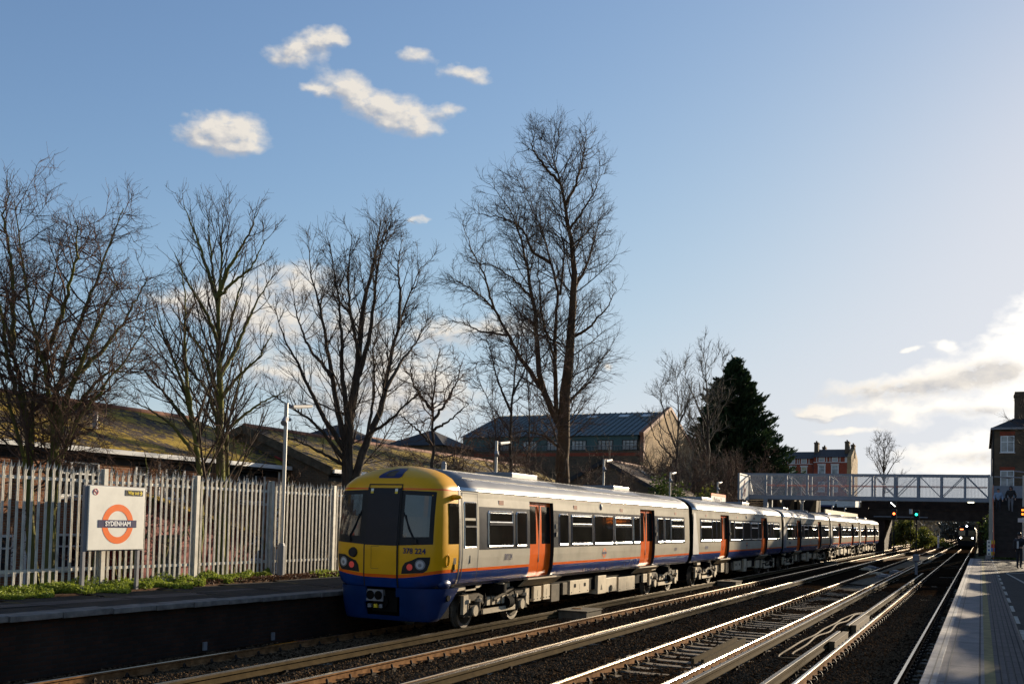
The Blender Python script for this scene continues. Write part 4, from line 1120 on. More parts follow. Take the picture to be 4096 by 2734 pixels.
for k in range(0,21):
    for j in range(1,17): ppos.append(py0+2.69*k+j*2.69/17)
near=[y for y in ppos if 9.2<y<25.4][:100]; rest=[y for y in ppos if y not in near]
mm=MB(); pale_mb(near[0],mm); pale0=mm.build('fence_pale',K['galv'],fence)
r=random.Random(9)
for y in near[1:]:
    d=pale0.copy(); COL.objects.link(d); d.parent=fence; d.location=(r.uniform(-.004,.004),y-near[0],r.uniform(-.012,.012)); d.rotation_euler=(r.uniform(-.004,.004),0,0)
mm=MB()
for y in rest: pale_mb(y,mm)
stuff(mm.build('fence_pales',K['galv'],fence))
# ---------------------------------------------------------------- station sign
SX=-16.05
sg=thing('station_sign','white station name sign with orange ring reading SYDENHAM on two grey posts','station sign',(SX,14.8,.92))
for y in (14.04,15.44):
    m=MB(); m.box(SX-.085,SX-.015,y-.035,y+.035,.80,3.075 if y<15 else 1.85); m.build('post',K['steelgrey'],sg,bevel=.006)
m=MB(); m.box(SX-.012,SX+.02,14.085,15.52,1.775,3.065); m.build('panel',K['white'],sg,bevel=.008)
m=MB(); m.box(SX-.03,SX-.013,14.06,15.545,1.755,3.085); m.build('panel_frame',K['steelgrey'],sg)
cy,cz=14.825,2.305
n=48; vs=[];fs=[]
for k in range(n):
    a=2*pi*k/n; vs+=[(SX+.0235,cy+.405*cos(a),cz+.405*sin(a)),(SX+.0235,cy+.268*cos(a),cz+.268*sin(a))]
for k in range(n): i=2*k;j=(i+2)%(2*n); fs.append((i,j,j+1,i+1))
m=MB(); m.add(vs,fs); m.build('ring',K['signorange'],sg)
m=MB(); m.box(SX+.021,SX+.027,14.325,15.315,2.232,2.385); m.build('name_bar',K['signblue'],sg)
put_text('SYDENHAM',.135,(SX+.031,cy,2.306),(0,1,0),(0,0,1),K['letter'],sg,.0035,'name_lettering',.93)
m=MB(); m.box(SX+.021,SX+.026,14.99,15.465,2.893,3.012); m.build('way_out_plate',K['black'],sg)
put_text('Way out',.098,(SX+.030,15.205,2.955),(0,1,0),(0,0,1),K['yletter'],sg,.002,'way_out_lettering',.82)
m=MB(); x=SX+.0285
m.add([(x,15.375,2.945),(x,15.425,2.945),(x,15.425,2.963),(x,15.375,2.963)],[(0,1,2,3)])
m.add([(x,15.405,2.905),(x,15.452,2.954),(x,15.405,3.002),(x,15.388,3.0),(x,15.424,2.954),(x,15.388,2.908)],[(0,1,2,5),(5,2,3,4)] if False else [(0,1,4,5),(1,2,3,4)])
m.build('arrow',K['yletter'],sg)
m=MB(); c_=[(SX+.0235,14.235+.06*cos(2*pi*k/20),2.945+.06*sin(2*pi*k/20)) for k in range(21)]
m.tube(c_,.006,4,0,cap=False); m.bar((SX+.0235,14.192,2.988),(SX+.0235,14.278,2.902),.006,.012); m.box(SX+.022,SX+.0245,14.20,14.275,2.938,2.952,1)
m.build('no_smoking_symbol',[K['signred'],K['steelgrey']],sg)
# ---------------------------------------------------------------- lamp posts
def lamp_post(x,y,z0,zt,lb,cam=True,arm=1.0,ad=(0,1)):
    t=thing('lamp_post',lb,'lamp post',(x,y,z0),'lamp posts along the far platform')
    m=MB(); m.tube([(x,y,z0-.02),(x,y,z0+.9),(x,y,z0+.97)],[.10,.10,.07],8,smooth=False); m.build('base',K['steelgrey'],t)
    m=MB(); m.tube([(x,y,z0+.9),(x,y,zt)],.052,8); m.build('pole',K['lamp'],t)
    m=MB(); m.bar((x,y,zt-.10),(x+ad[0]*.2*arm,y+ad[1]*.2*arm,zt-.07),.06,.05); m.bar((x+ad[0]*.18,y+ad[1]*.18,zt-.07),(x+ad[0]*arm,y+ad[1]*arm,zt+.03),.18,.08); m.build('lamp_head',K['steelgrey'],t,bevel=.015)
    m=MB(); m.bar((x+ad[0]*.25,y+ad[1]*.25,zt-.115),(x+ad[0]*arm*.92,y+ad[1]*arm*.92,zt-.022),.14,.015); m.build('diffuser',K['render'],t)
    if cam:
        m=MB(); m.tube([(x+.02,y-.02,zt-.42),(x+.10,y-.13,zt-.48)],.02,6); m.tube([(x+.06,y-.10,zt-.40),(x+.16,y-.28,zt-.56)],[.055,.085],10); m.tube([(x,y,zt-.46),(x,y,zt-.38)],.07,8); m.tube([(x,y+.03,zt-.42),(x+.03,y+.14,zt-.42)],[.03,.05],8)
        m.build('loudspeaker',K['steelgrey'],t)
    return t
lamp_post(-16.36,20.53,.88,5.49,'pale lamp post with a loudspeaker in front of the palisade fence left of the train')
lamp_post(-16.4,32.95,.86,5.55,'pale lamp post rising behind the yellow cab roof, first along the train')
lamp_post(-16.4,44.6,.86,5.65,'pale lamp post above the first carriage in front of the brown tiled roof')
lamp_post(-16.4,55.8,.86,5.65,'pale lamp post above the gap after the first carriage')
lamp_post(-16.4,67.3,.86,5.62,'pale lamp post beside the Platform 2 board')
lamp_post(-16.2,101,.86,6.9,'tall lamp post seen behind the left end of the footbridge',False,.6,(.8,-.3))
for k,(x,y) in enumerate(((-13.9,106),(-13.6,114),(-14.6,92))):
    lamp_post(x,y,.86,4.9+.2*(k==2),['thin lamp post behind the train just before the road bridge','last thin lamp post before the road bridge','thin lamp post under the footbridge by the timber buttresses'][k],False,.5)
t=thing('platform_number_board','small white board with orange top edge reading Platform 2 above the second carriage','sign',(-15.5,64,.86))
m=MB(); m.box(-15.52,-15.48,61.9,65.8,3.98,4.52); m.build('panel',K['white'],t)
m=MB(); m.box(-15.53,-15.472,61.9,65.8,4.52,4.68); m.build('orange_edge',K['signorange'],t)
put_text('Platform 2',.50,(-15.475,63.6,4.25),(0,1,0),(0,0,1),K['signblue'],t,.006)
m=MB(); m.tube([(-15.5,62.3,.86),(-15.5,62.3,4.0)],.05,6); m.tube([(-15.5,65.4,.86),(-15.5,65.4,4.0)],.05,6); m.build('post',K['steelgrey'],t)

# ---------------------------------------------------------------- houses behind the fence
def window(parent,axis,pos,a0,a1,z0,z1,glass='hglass',bars=1,out=1,sill=True,arch=False,frame='upvc',name='window'):
    """axis 'x': wall in a plane x=pos, opening along y; axis 'y': plane y=pos"""
    m=MB(); w=.07
    def bx(u0,u1,v0,v1,d0,d1,mt=0):
        d0,d1=pos+out*d0,pos+out*d1
        if axis=='x': m.box(d0,d1,u0,u1,v0,v1,mt)
        else: m.box(u0,u1,d0,d1,v0,v1,mt)
    bx(a0,a1,z1-w,z1,-.05,.03); bx(a0,a1,z0,z0+w,-.05,.03); bx(a0,a0+w,z0+w,z1-w,-.05,.03); bx(a1-w,a1,z0+w,z1-w,-.05,.03)
    for k in range(bars): 
        c=a0+(a1-a0)*(k+1)/(bars+1); bx(c-.03,c+.03,z0+w,z1-w,-.04,.02)
    bx(a0+w,a1-w,z0+(z1-z0)*.62,z0+(z1-z0)*.62+.05,-.04,.018)
    o=m.build(name,K[frame],parent)
    m=MB(); bx(a0+.03,a1-.03,z0+.03,z1-.03,-.03,.004); m.build('pane',K[glass],o)
    if sill:
        m=MB(); bx(a0-.08,a1+.08,z0-.09,z0-.002,-.02,.09); m.build('sill',K['stonetrim'],o)
    return o
def gable_house(name,lb,x0,x1,y0,y1,ze,zr,wall,roof,zg=.3,ridge='y',over=.3,gutter=True,cat='house',verge=None):
    t=thing(name,lb,cat,((x0+x1)/2,(y0+y1)/2,zg))
    m=MB()
    if ridge=='y':
        xm=(x0+x1)/2
        m.prism([(x0,zg),(x1,zg),(x1,ze),(xm,zr),(x0,ze)],'y',y0,y1)
    else:
        ym=(y0+y1)/2
        m.prism([(y0,zg),(y1,zg),(y1,ze),(ym,zr),(y0,ze)],'x',x0,x1)
    m.build('wall',wall,t)
    m=MB(); th=.14
    if ridge=='y':
        sl=(zr-ze)/((x1-x0)/2)
        for s in (1,-1):
            xe=xm+s*((x1-x0)/2+over); zz=ze-sl*over
            vs=[(xe,y0-over*.5,zz+.03),(xe,y1+over*.5,zz+.03),(xm,y1+over*.5,zr+.03),(xm,y0-over*.5,zr+.03)]
            vs+= [(v[0],v[1],v[2]+th) for v in vs]
            m.add(vs,[(0,1,2,3)[::s],(4,5,6,7)[::s],(0,4,5,1)[::s],(0,3,7,4)[::s],(1,5,6,2)[::s]])
        r_=m.build('roof',roof,t)
        m=MB(); m.tube([(xm,y0-over*.5,zr+th+.02),(xm,y1+over*.5,zr+th+.02)],.12,8); m.build('ridge_tiles',K['ridge'],r_)
        if gutter:
            xe=x1+over; zz=ze-sl*over
            m=MB(); m.box(xe+.002,xe+.10,y0-.1,y1+.1,zz-.02,zz+.12); m.build('gutter',K['upvc'],t)
            m=MB(); m.box(x1+.005,xe-.01,y0,y1,zz-.10,zz-.03); m.box(x1+.003,x1+.03,y0,y1,zz-.32,zz-.10); m.build('fascia',K['brickdark'] if False else K['black'],t)
    else:
        sl=(zr-ze)/((y1-y0)/2)
        for s in (1,-1):
            ye=ym+s*((y1-y0)/2+over); zz=ze-sl*over
            vs=[(x0-over*.5,ye,zz+.03),(x1+over*.5,ye,zz+.03),(x1+over*.5,ym,zr+.03),(x0-over*.5,ym,zr+.03)]
            vs+= [(v[0],v[1],v[2]+th) for v in vs]
            m.add(vs,[(0,1,2,3)[::-s],(4,5,6,7)[::-s],(0,4,5,1)[::-s],(0,3,7,4)[::-s],(1,5,6,2)[::-s]])
        r_=m.build('roof',roof,t)
    if verge:
        m=MB()
        for s in (1,-1):
            if ridge=='y': m.bar((xm,y0-over*.5-.05,zr+.05),(xm+s*((x1-x0)/2+over),y0-over*.5-.05,ze-sl*over+.05),.09,.30)
            else: m.bar((x1+over*.5+.05,ym,zr+.08),(x1+over*.5+.05,ym+s*((y1-y0)/2+over),ze-sl*over+.08),.10,.42)
        m.build('verge',verge,t)
    return t
h1=gable_house('brick_house','long low brick terrace with mossy roof and white gutter behind the fence on the left',-33,-24,-8,30,4.42,6.15,K['brickred'],K['moss'])
for (a,b,z0,z1,bars) in ((11.6,13.2,2.9,3.95,2),(15.4,16.9,2.85,3.95,2),(19.9,21.4,2.95,4.02,2),(22.8,23.35,3.2,4.05,0),(24.05,24.95,3.0,4.05,1),(25.65,26.1,3.2,4.05,0),(27.5,29.0,3.0,4.08,2)):
    window(h1,'x',-24,a,b,z0,z1,bars=bars)
for (a,b,z0,z1,bars) in ((12.2,13.6,.85,1.9,1),(17.6,18.6,.8,1.85,1),(19.9,20.95,.85,1.88,1),(28.2,29.0,.9,1.86,1),(25.6,26.6,.85,1.9,1)):
    window(h1,'x',-24,a,b,z0,z1,bars=bars)
for y in (18.9,23.7,29.7):
    m=MB(); m.tube([(-23.90,y,.3),(-23.90,y,4.2)],.045,6); m.build('downpipe',K['upvc'],h1)
m=MB(); m.tube([(-25.6,22.6,4.9),(-25.6,22.6,5.75)],.08,8); m.build('vent_pipe',K['steelgrey'],h1)
# red porch leaning on the terrace
p=thing('red_porch','red boarded porch with a mossy lean-to roof seen through the fence','porch',(-22.8,23,.3))
m=MB(); m.prism([(21.3,.3),(26.0,.3),(26.0,1.9),(21.3,2.95)],'x',-23.9,-22.0); m.build('wall',mat('red_boards',(.22,.022,.014),.7,var=.3,scale=4),p)
m=MB(); m.prism([(21.1,3.02),(26.3,1.84),(26.3,1.96),(21.1,3.14)],'x',-23.95,-21.75); m.build('roof',K['moss'],p)
m=MB(); m.box(-21.99,-21.96,21.9,22.8,.45,1.9); m.build('door',K['hglass'],p)
h2=gable_house('brick_house','mossy roofed house with a dark brick gable end behind the lamp post and twin-stemmed tree',-30,-22,30.2,56,4.30,5.85,K['brickbrown'],K['moss'],over=.25,verge=K['under'])
for a,b in ((32.0,33.2),(36,37.6),(41,42.4),(47,48.5)): window(h2,'x',-22,a,b,2.7,3.9)
m=MB(); m.add([(-24.9,30.19,4.55),(-24.2,30.19,4.35),(-24.0,30.19,4.65),(-24.5,30.19,4.85)],[(0,1,2,3)]); m.build('red_panel',mat('red_tile_hanging',(.30,.02,.015),.7),h2)
# dark slate roofs further back
def hip_house(lb,x0,x1,y0,y1,ze,zr,inset,roof=None,wall=None,gx=None):
    t=thing('slate_roofed_house',lb,'house',((x0+x1)/2,(y0+y1)/2,.2))
    m=MB(); m.box(x0,x1,y0,y1,.2,ze); m.build('wall',wall or K['brickbrown'],t)
    m=MB(); o=.3; ym=(y0+y1)/2
    b=[(x0-o,y0-o,ze+.002),(x1+o,y0-o,ze+.002),(x1+o,y1+o,ze+.002),(x0-o,y1+o,ze+.002),(x0+inset,ym,zr),(x1-inset,ym,zr)]
    m.add(b,[(0,1,5,4),(1,2,5),(2,3,4,5),(3,0,4),(3,2,1,0)]); m.build('roof',roof or K['slate'],t)
    return t
hip_house('dark slate hipped roof peeping over the mossy ridge right of the lamp post',-45.9,-41.2,58,64,8.0,9.45,2.0)
hip_house('dark pointed slate roof among the bare twigs above the yellow cab',-48.4,-42.6,75,81,9.05,10.65,2.7)
gable_house('brown_roofed_house','pale brown roof ridge showing between the twin stems and the dark pointed roof',-56,-48,70,90,8.6,9.9,K['brickbrown'],K['brtile'],gutter=False)
# long house with teal cladding
tb=gable_house('teal_clad_building','long building with blue-grey metal roof, teal upper storey and sunlit yellow brick gable','building',0,1,0,1,0,1,None) if False else None
tb=thing('teal_clad_building','long building with blue-grey metal roof, teal upper storey and sunlit yellow brick gable','building',(-37,93,.2))
X0,X1,Y0,Y1=-46,-27.5,85,101.6; ZE,ZR=10.72,13.65
m=MB(); m.box(X0,X1-.3,Y0+.02,Y1,.2,9.25); m.build('wall',K['brickbrown'],tb)
m=MB(); m.box(X0,X1-.31,Y0+.012,Y0+.2,8.75,9.05); m.build('brick_band',K['brickvic'],tb)
m=MB(); m.box(X0,X1-.55,Y0,Y1-.2,9.25,ZE-.03); m.build('teal_storey',K['teal'],tb)
m=MB(); m.prism([(Y0,.2),(Y1,.2),(Y1,ZE),((Y0+Y1)/2,ZR+.25),(Y0-.05,ZE)],'x',X1-.3,X1); m.build('gable_wall',K['brickyel'],tb)
m=MB(); ym=(Y0+Y1)/2
for s in (1,-1): m.bar((X1-.14,ym,ZR+.34),(X1-.14,ym+s*(ym-Y0+.25),ZE-.0),.42,.30)
m.prism([(Y0-.06,8.2),(Y0+.35,8.2),(Y0+.35,ZE),(Y0-.06,ZE)],'x',X1-.32,X1+.02)
m.build('verge',K['ridge'],tb)
m=MB(); 
for s in (-1,1):
    ye=ym+s*(ym-Y0+.3); vs=[(X0-.2,ye,ZE-.1),(X1-.34,ye,ZE-.1),(X1-.34,ym,ZR),(X0-.2,ym,ZR)]
    m.add(vs,[(0,1,2,3)[::-s]])
    for k in range(32):
        x=X0+.3+k*.57
        if x<X1-.6: m.bar((x,ye,ZE-.06),(x,ym,ZR+.04),.05,.07)
rf=m.build('roof',K['metalroof'],tb)
for x in (-35,-31.7,-29.3):
    m=MB(); sl=(ZR-ZE)/(ym-Y0+.3); yv=Y0+6.6; zc=ZE-.1+sl*6.9+.12
    m.bar((x,yv-.4,zc-.14+.02),(x,yv+.4,zc+.14+.02),1.0,.12); m.build('skylight',K['pglass'],rf)
for a,b in ((-29.55,-28.05),(-31.9,-30.4),(-34.5,-33.0),(-37.0,-35.5),(-39.5,-38.0),(-42,-40.5)):
    window(tb,'y',Y0,a,b,9.27,10.22,glass='pglass',bars=3,out=-1,sill=False,frame='black')
    for k in range(2):
        m=MB(); m.box(a+.12+k*1.08,a+.30+k*1.08,Y0-.024,Y0-.006,9.36,10.12); m.build('curtain',K['pglass'],tb)
m=MB(); m.box(X0,X1-.6,Y0-.08,Y0-.045,9.66,9.70)
for k in range(120): m.box(X0+k*.15,X0+k*.15+.02,Y0-.07,Y0-.05,9.27,9.66)
stuff(m.build('balcony_railing',K['steelgrey'],tb))
# house with brown tiled roof and skylight
bh=gable_house('brown_tiled_house','house with plain brown tiled roof and a skylight below the teal building',-30.2,-21.6,70.5,81,5.0,7.25,K['brickbrown'],K['brtile'],over=.15,gutter=False,verge=K['slate'])
m=MB(); m.bar((-24.6,76.0,6.72),(-23.7,77.2,6.25),.5,.10) if False else m.box(-24.7,-23.9,75.6,77.0,6.35,6.78); 
m=MB(); sl=(7.25-5.0)/4.3
vs=[(-24.9,75.6,7.25-sl*(1.0)+.24),(-24.9,76.9,7.25-sl*(1.0)+.24),(-23.7,76.9,7.25-sl*2.2+.24),(-23.7,75.6,7.25-sl*2.2+.24)]
m.add(vs+[(v[0],v[1],v[2]-.1) for v in vs],[(3,2,1,0),(0,1,5,4),(1,2,6,5),(2,3,7,6),(3,0,4,7)]); m.build('skylight',K['pglass'],bh)
ah=gable_house('arched_window_house','brick house with a small bright arched window behind the brown tiled roof',-30,-22.3,84,84.9,8.0,8.1,K['brickbrown'],K['slate'],gutter=False) if False else None
m=MB(); 
# red Victorian terrace beyond the road bridge
vt=thing('red_brick_terrace','tall red brick Victorian terrace with slate roof and chimneys beyond the footbridge','house',(-24,168,5))
YV=165
m=MB(); m.box(-24.6,-19.4,YV,YV+9,3,14.2); m.build('wall',K['brickvic'],vt)
m=MB(); m.box(-30.5,-24.62,YV+.6,YV+9,3,14.0); m.build('wall',K['brickvic'],vt)
m=MB(); m.prism([(YV,3),(YV+9,3),(YV+9,14.2),(YV+4.5,16.0),(YV,14.2)],'x',-19.398,-18.75); m.build('side_wall',K['brickyel'],vt)
m=MB(); m.prism([(YV-.3,14.15),(YV+4.5,15.75),(YV+9.3,14.15)],'x',-24.62,-19.4); m.prism([(YV+.3,13.95),(YV+4.9,15.4),(YV+9.3,13.95)],'x',-30.6,-24.63); m.build('roof',K['slate'],vt)
for x0,x1,zt,y0 in ((-24.9,-24.25,16.8,YV+2.5),(-24.1,-23.6,16.35,YV+6),(-20.0,-19.35,16.85,YV+1.8),(-19.3,-18.75,16.5,YV+4)):
    m=MB(); m.box(x0,x1,y0,y0+1.4,14.2,zt); m.box(x0-.06,x1+.06,y0-.06,y0+1.46,zt-.25,zt-.1)
    for k in (.3,.9): m.tube([(x0+.3,y0+k,zt),(x0+.3,y0+k,zt+.25)],.09,6)
    m.build('chimney',K['brickbrown'],vt)
for a in (-23.8,-21.75):
    window(vt,'y',YV,a,a+.95,13.45,14.12,'pglass',0,-1,False); window(vt,'y',YV,a,a+.98,11.4,12.85,'pglass',0,-1)
    window(vt,'y',YV,a,a+.98,8.6,10.2,'pglass',0,-1)
    m=MB(); m.box(a-.15,a+1.13,YV-.1,YV-.002,12.86,13.1); m.box(a-.1,a,YV-.06,YV-.002,11.4,12.85); m.box(a+.99,a+1.09,YV-.06,YV-.002,11.4,12.85); m.build('lintel',K['stonetrim'],vt)
    for x in (a-.35,a+1.2): 
        m=MB(); m.box(x,x+.12,YV-.05,YV-.002,13.36,14.15); m.build('pilaster',K['stonetrim'],vt)
for a in (-28.5,-26.65):
    window(vt,'y',YV+.6,a,a+.9,13.2,13.95,'pglass',0,-1,False); window(vt,'y',YV+.6,a,a+.95,11.2,12.6,'cglass',0,-1)
    m=MB(); m.box(a-.15,a+1.1,YV+.5,YV+.598,12.62,12.85); m.build('lintel',K['stonetrim'],vt)
    for x in (a-.35,a+1.2):
        m=MB(); m.box(x,x+.12,YV+.55,YV+.598,13.15,13.98); m.build('pilaster',K['stonetrim'],vt)
m=MB(); m.box(-24.6,-19.4,YV-.07,YV-.003,13.28,13.38); m.box(-30.5,-24.63,YV+.53,YV+.597,13.05,13.14); m.box(-19.75,-19.4,YV-.05,YV-.002,13.38,14.2); m.build('string_course',K['stonetrim'],vt)
m=MB(); m.box(-24.68,-24.60,YV-.02,YV+.6,3,14.1); m.build('downpipe',K['black'],vt)
# low white buildings by the road
wb=thing('white_shop_building','low off-white flat roofed building below the red terrace','building',(-20,160,4))
m=MB(); m.box(-20.6,-17.3,158,164,3,7.3); m.build('wall',K['render'],wb)
m=MB(); m.box(-24.0,-20.62,158.5,164,3,7.4); m.build('wall',K['render'],wb)
m=MB(); m.box(-24.0,-20.7,158.38,158.498,5.6,6.3); m.build('shop_front',K['signblue'],wb)
window(wb,'y',158,-20.4,-19.9,5.9,6.6,'hglass',0,-1)
m=MB()
for k in range(4): m.box(-18.9,-17.6,157.86,157.9,5.3+k*.28,5.34+k*.28)
for x in (-18.9,-18.2,-17.6): m.box(x,x+.05,157.85,157.91,5.0,6.2)
m.build('railing',K['steelgrey'],wb)
# ---------------------------------------------------------------- timber buttresses and platform canopy on the left beyond the footbridge
bw=thing('buttressed_wall','dark retaining wall with sloping timber buttresses under the footbridge','wall',(-17,103,.9))
m=MB(); m.box(-22,-14.7,103,103.5,.3,5.5); m.build('wall',K['girder'],bw)
for xt_,xb_ in ((-18.5,-18.25),(-17.0,-17.45),(-16.6,-16.3),(-14.85,-15.3)):
    m=MB(); m.prism([(xt_-.05,5.5),(xt_+.12,5.5),(xb_+.5,3.9),(xb_-.25,3.9)],'y',101.2,102.9); m.build('buttress',K['timber'],bw)
cn=thing('platform_canopy','long pale canopy roof over the far platform behind the last carriages','canopy',(-14.5,110,.86))
m=MB(); m.box(-16.5,-13.42,97,124,4.05,4.15); m.build('roof',K['coping'],cn)
m=MB(); m.box(-13.42,-13.30,97,124,3.98,4.45); m.build('fascia',K['ubox'],cn)
for y in (99,105,111,117,123):
    m=MB(); m.box(-15.9,-15.75,y-.07,y+.07,.86,4.05); m.build('column',K['steelgrey'],cn)
# ---------------------------------------------------------------- footbridge
FY=76.5; S=FY/72.5
fb=thing('footbridge','grey steel truss footbridge with mesh panels crossing all four tracks','footbridge',(-7,FY+1,.9))
xl=-16.85; xs_=[-16.85,-14.92]+[-14.92+1.5425*k for k in range(1,11)]
ZB,ZT=4.92,6.68
def tz(x): return -.055*(x-xl)/17.4   # slight fall to the right
for yy in (FY,FY+2.0):
    m=MB()
    m.bar((xl,yy,ZT),(.55,yy,ZT+tz(.55)*1.6),.13,.12); m.build('top_chord',K['fbsteel'],fb)
    m=MB(); m.bar((xl,yy,ZB-.02),(.55,yy,ZB-.02+tz(.55)*.5),.16,.30); m.build('bottom_chord',K['fbsteel'],fb)
    for i,x in enumerate(xs_):
        m=MB(); m.box(x-.07,x+.07,yy-.075,yy+.075,ZB-.10,ZT-.02); m.build('truss_post',K['fbsteel'],fb)
    for i in range(1,11):
        a,b=xs_[i],xs_[i+1]
        m=MB()
        if i%2==1: m.bar((a+.06,yy,ZB+.15),(b-.06,yy,ZT-.08),.05,.055)
        else: m.bar((a+.06,yy,ZT-.08),(b-.06,yy,ZB+.15),.05,.055)
        m.build('truss_diagonal',K['fbsteel'],fb)
    m=MB(); m.bar((xs_[0]+.05,yy,ZT-.08),(xs_[1]-.05,yy,ZB+.15),.05,.055); m.build('truss_diagonal',K['fbsteel'],fb)
    for i in range(11):
        m=MB(); yo=.05 if yy==FY else -.05
        m.quad((xs_[i]+.07,yy+yo,ZB+.13),(xs_[i+1]-.07,yy+yo,ZB+.13),(xs_[i+1]-.07,yy+yo,ZT-.06),(xs_[i]+.07,yy+yo,ZT-.06)); m.build('mesh_panel',K['mesh'],fb)
    m=MB(); m.tube([(xs_[1],yy+(.15 if yy==FY else -.15),5.85),(.4,yy+(.15 if yy==FY else -.15),5.80)],.028,6); m.build('handrail',K['handrail'],fb)
m=MB(); m.box(xl,.62,FY+.09,FY+1.91,ZB-.16,ZB+.02); m.build('deck',K['girder'],fb)
for (x,y) in ((-14.92,FY),(-14.92,FY+2)):
    m=MB(); m.box(x-.14,x+.14,y-.13,y+.13,.85,ZB-.17); m.build('column',K['fbsteel'],fb)
for (x,y) in ((.62,FY-.02),(.62,FY+2.02)):
    m=MB(); m.box(x-.11,x+.11,y-.11,y+.11,.9,6.55); m.build('column',K['lamp'],fb)
m=MB(); m.tube([(.64,FY,6.55),(.64,FY,7.75)],.045,6); m.build('mast',K['steelgrey'],fb)
m=MB(); m.box(-.85,-.45,FY-.1,FY+.2,ZB-.26,ZB-.18); m.build('deck_lamp',emit('lit_lamp',(1,.9,.65),1.5),fb)
# stairs up to the bridge on the near platform
st=thing('footbridge_stairs','dark stair flight with orange handrails climbing to the footbridge','stairs',(1.65,74,.915))
m=MB(); N=22
for k in range(N):
    z=.915+(k+1)*(4.0/N); y=70.9+k*.262
    m.box(.80,2.62,y,y+.30,z-.045,z); m.box(.80,2.62,y+.255,y+.27,z-.045+.04,z+.14)
m.build('treads',K['stair'],st)
for x in (.74,2.68):
    m=MB(); m.bar((x,70.7,.95),(x,76.8,5.0),.06,.36); m.build('stringer',K['fbsteel'],st)
    m=MB(); m.tube([(x,70.7,1.95),(x,76.7,5.95)],.035,6); m.tube([(x,70.7,.95),(x,70.7,1.95)],.035,6); m.build('handrail',K['handrail'],st)
m=MB(); m.box(.7,5.2,76.8,79.2,4.75,4.9); m.build('landing',K['girder'],st)
m=MB(); m.box(.75,5.2,79.15,79.2,4.9,6.0); m.build('landing_wall',K['fbsteel'],st)
ls=thing('far_stairs','open metal stair dropping from the left end of the footbridge','stairs',(-16.2,79,.9))
m=MB()
for k in range(18): m.box(-16.9,-15.3,FY+2.3+k*.26,FY+2.55+k*.26,ZB-.2-k*.19,ZB-.15-k*.19)
m.build('treads',K['ubox'],ls)
m=MB()
for x in (-16.9,-15.3): m.bar((x,FY+2.2,ZB-.1),(x,FY+7,1.3),.05,.3)
m.build('stringer',K['fbsteel'],ls)
t=thing('landing_poster','pale poster panel at the left end of the footbridge','poster',(-16.4,FY+.4,4.95))
m=MB(); m.prism([(-16.72,5.1),(-15.95,5.1),(-16.35,6.55),(-16.72,6.55)],'y',FY+.5,FY+.55); m.build('panel',K['white'],t)
m=MB()
for k in range(3): m.tube([(-16.55+k*.14,FY+.47,5.2),(-16.6+k*.1,FY+.47,5.6),(-16.5+k*.08,FY+.47,6.0)],.018,5)
m.build('line_drawing',K['signred'],t)
t=thing('cctv_camera','white security camera on the right footbridge column','camera',(.8,FY-.2,4.2))
m=MB(); m.box(.73,.98,FY-.2,FY-.05,4.30,4.36); m.tube([(.78,FY-.15,4.42),(1.02,FY-.25,4.28)],.07,8); m.build('housing',K['render'],t)
# lamp post and beam near the stairs, display board hanging from it
t=thing('stair_lamp_post','white lamp post with a long bracket arm beside the stairs','lamp post',(2.42,69.5,.915))
m=MB(); m.tube([(2.42,69.5,.9),(2.42,69.5,6.25)],.09,8); m.build('pole',K['lamp'],t)
m=MB(); m.bar((2.42,69.5,6.1),(.75,70.2,6.2),.09,.07); m.bar((1.9,69.3,6.5),(3.4,69.6,6.35),.10,.08); m.box(1.25,1.7,69.9,70.1,6.07,6.16); m.build('bracket',K['steelgrey'],t)
t=thing('departure_board','black departure board with orange lit text hung beside the stairs','display board',(2.7,68.5,3.6))
m=MB(); m.box(2.18,3.6,68.4,68.62,3.60,4.25); m.build('housing',K['black'],t,bevel=.02)
m=MB(); m.box(2.06,3.6,68.42,68.58,3.30,3.55); m.build('strip',K['render'],t)
r=random.Random(4)
for zz in (4.05,3.80):
    m=MB(); x=2.26
    while x<3.5:
        w_=r.uniform(.05,.12); m.box(x,x+w_,68.385,68.399,zz-.055,zz+.055); x+=w_+r.choice((.03,.03,.10))
    m.build('lit_text_row',K['led'],t)
m=MB(); m.tube([(2.42,68.5,4.25),(2.42,69.5,4.3)],.03,6); m.build('bracket',K['lamp'],t)
t=thing('notice_totem','narrow notice stand with white, yellow, red and blue panels at the platform end','notice',(.55,71.3,.915))
m=MB(); m.box(.36,.60,71.2,71.28,1.12,2.13); m.build('white_panel',K['white'],t)
for k,(mt) in enumerate((K['signyellow'],K['signred'],K['signlight'],K['signyellow'])):
    m=MB(); m.box(.61,.82,71.2,71.28,1.88-k*.245,2.12-k*.245); m.build('notice',mt,t)
m=MB()
for k in range(4): m.tube([(.48,71.195,1.98-k*.25),(.48,71.19,1.98-k*.25)],.065,10,[0,0,1,0][k])
m.build('symbol',[K['steelgrey'],K['signlight']],t)
m=MB(); m.box(.28,.60,71.1,71.4,.915,1.14); m.build('base',K['coping'],t)
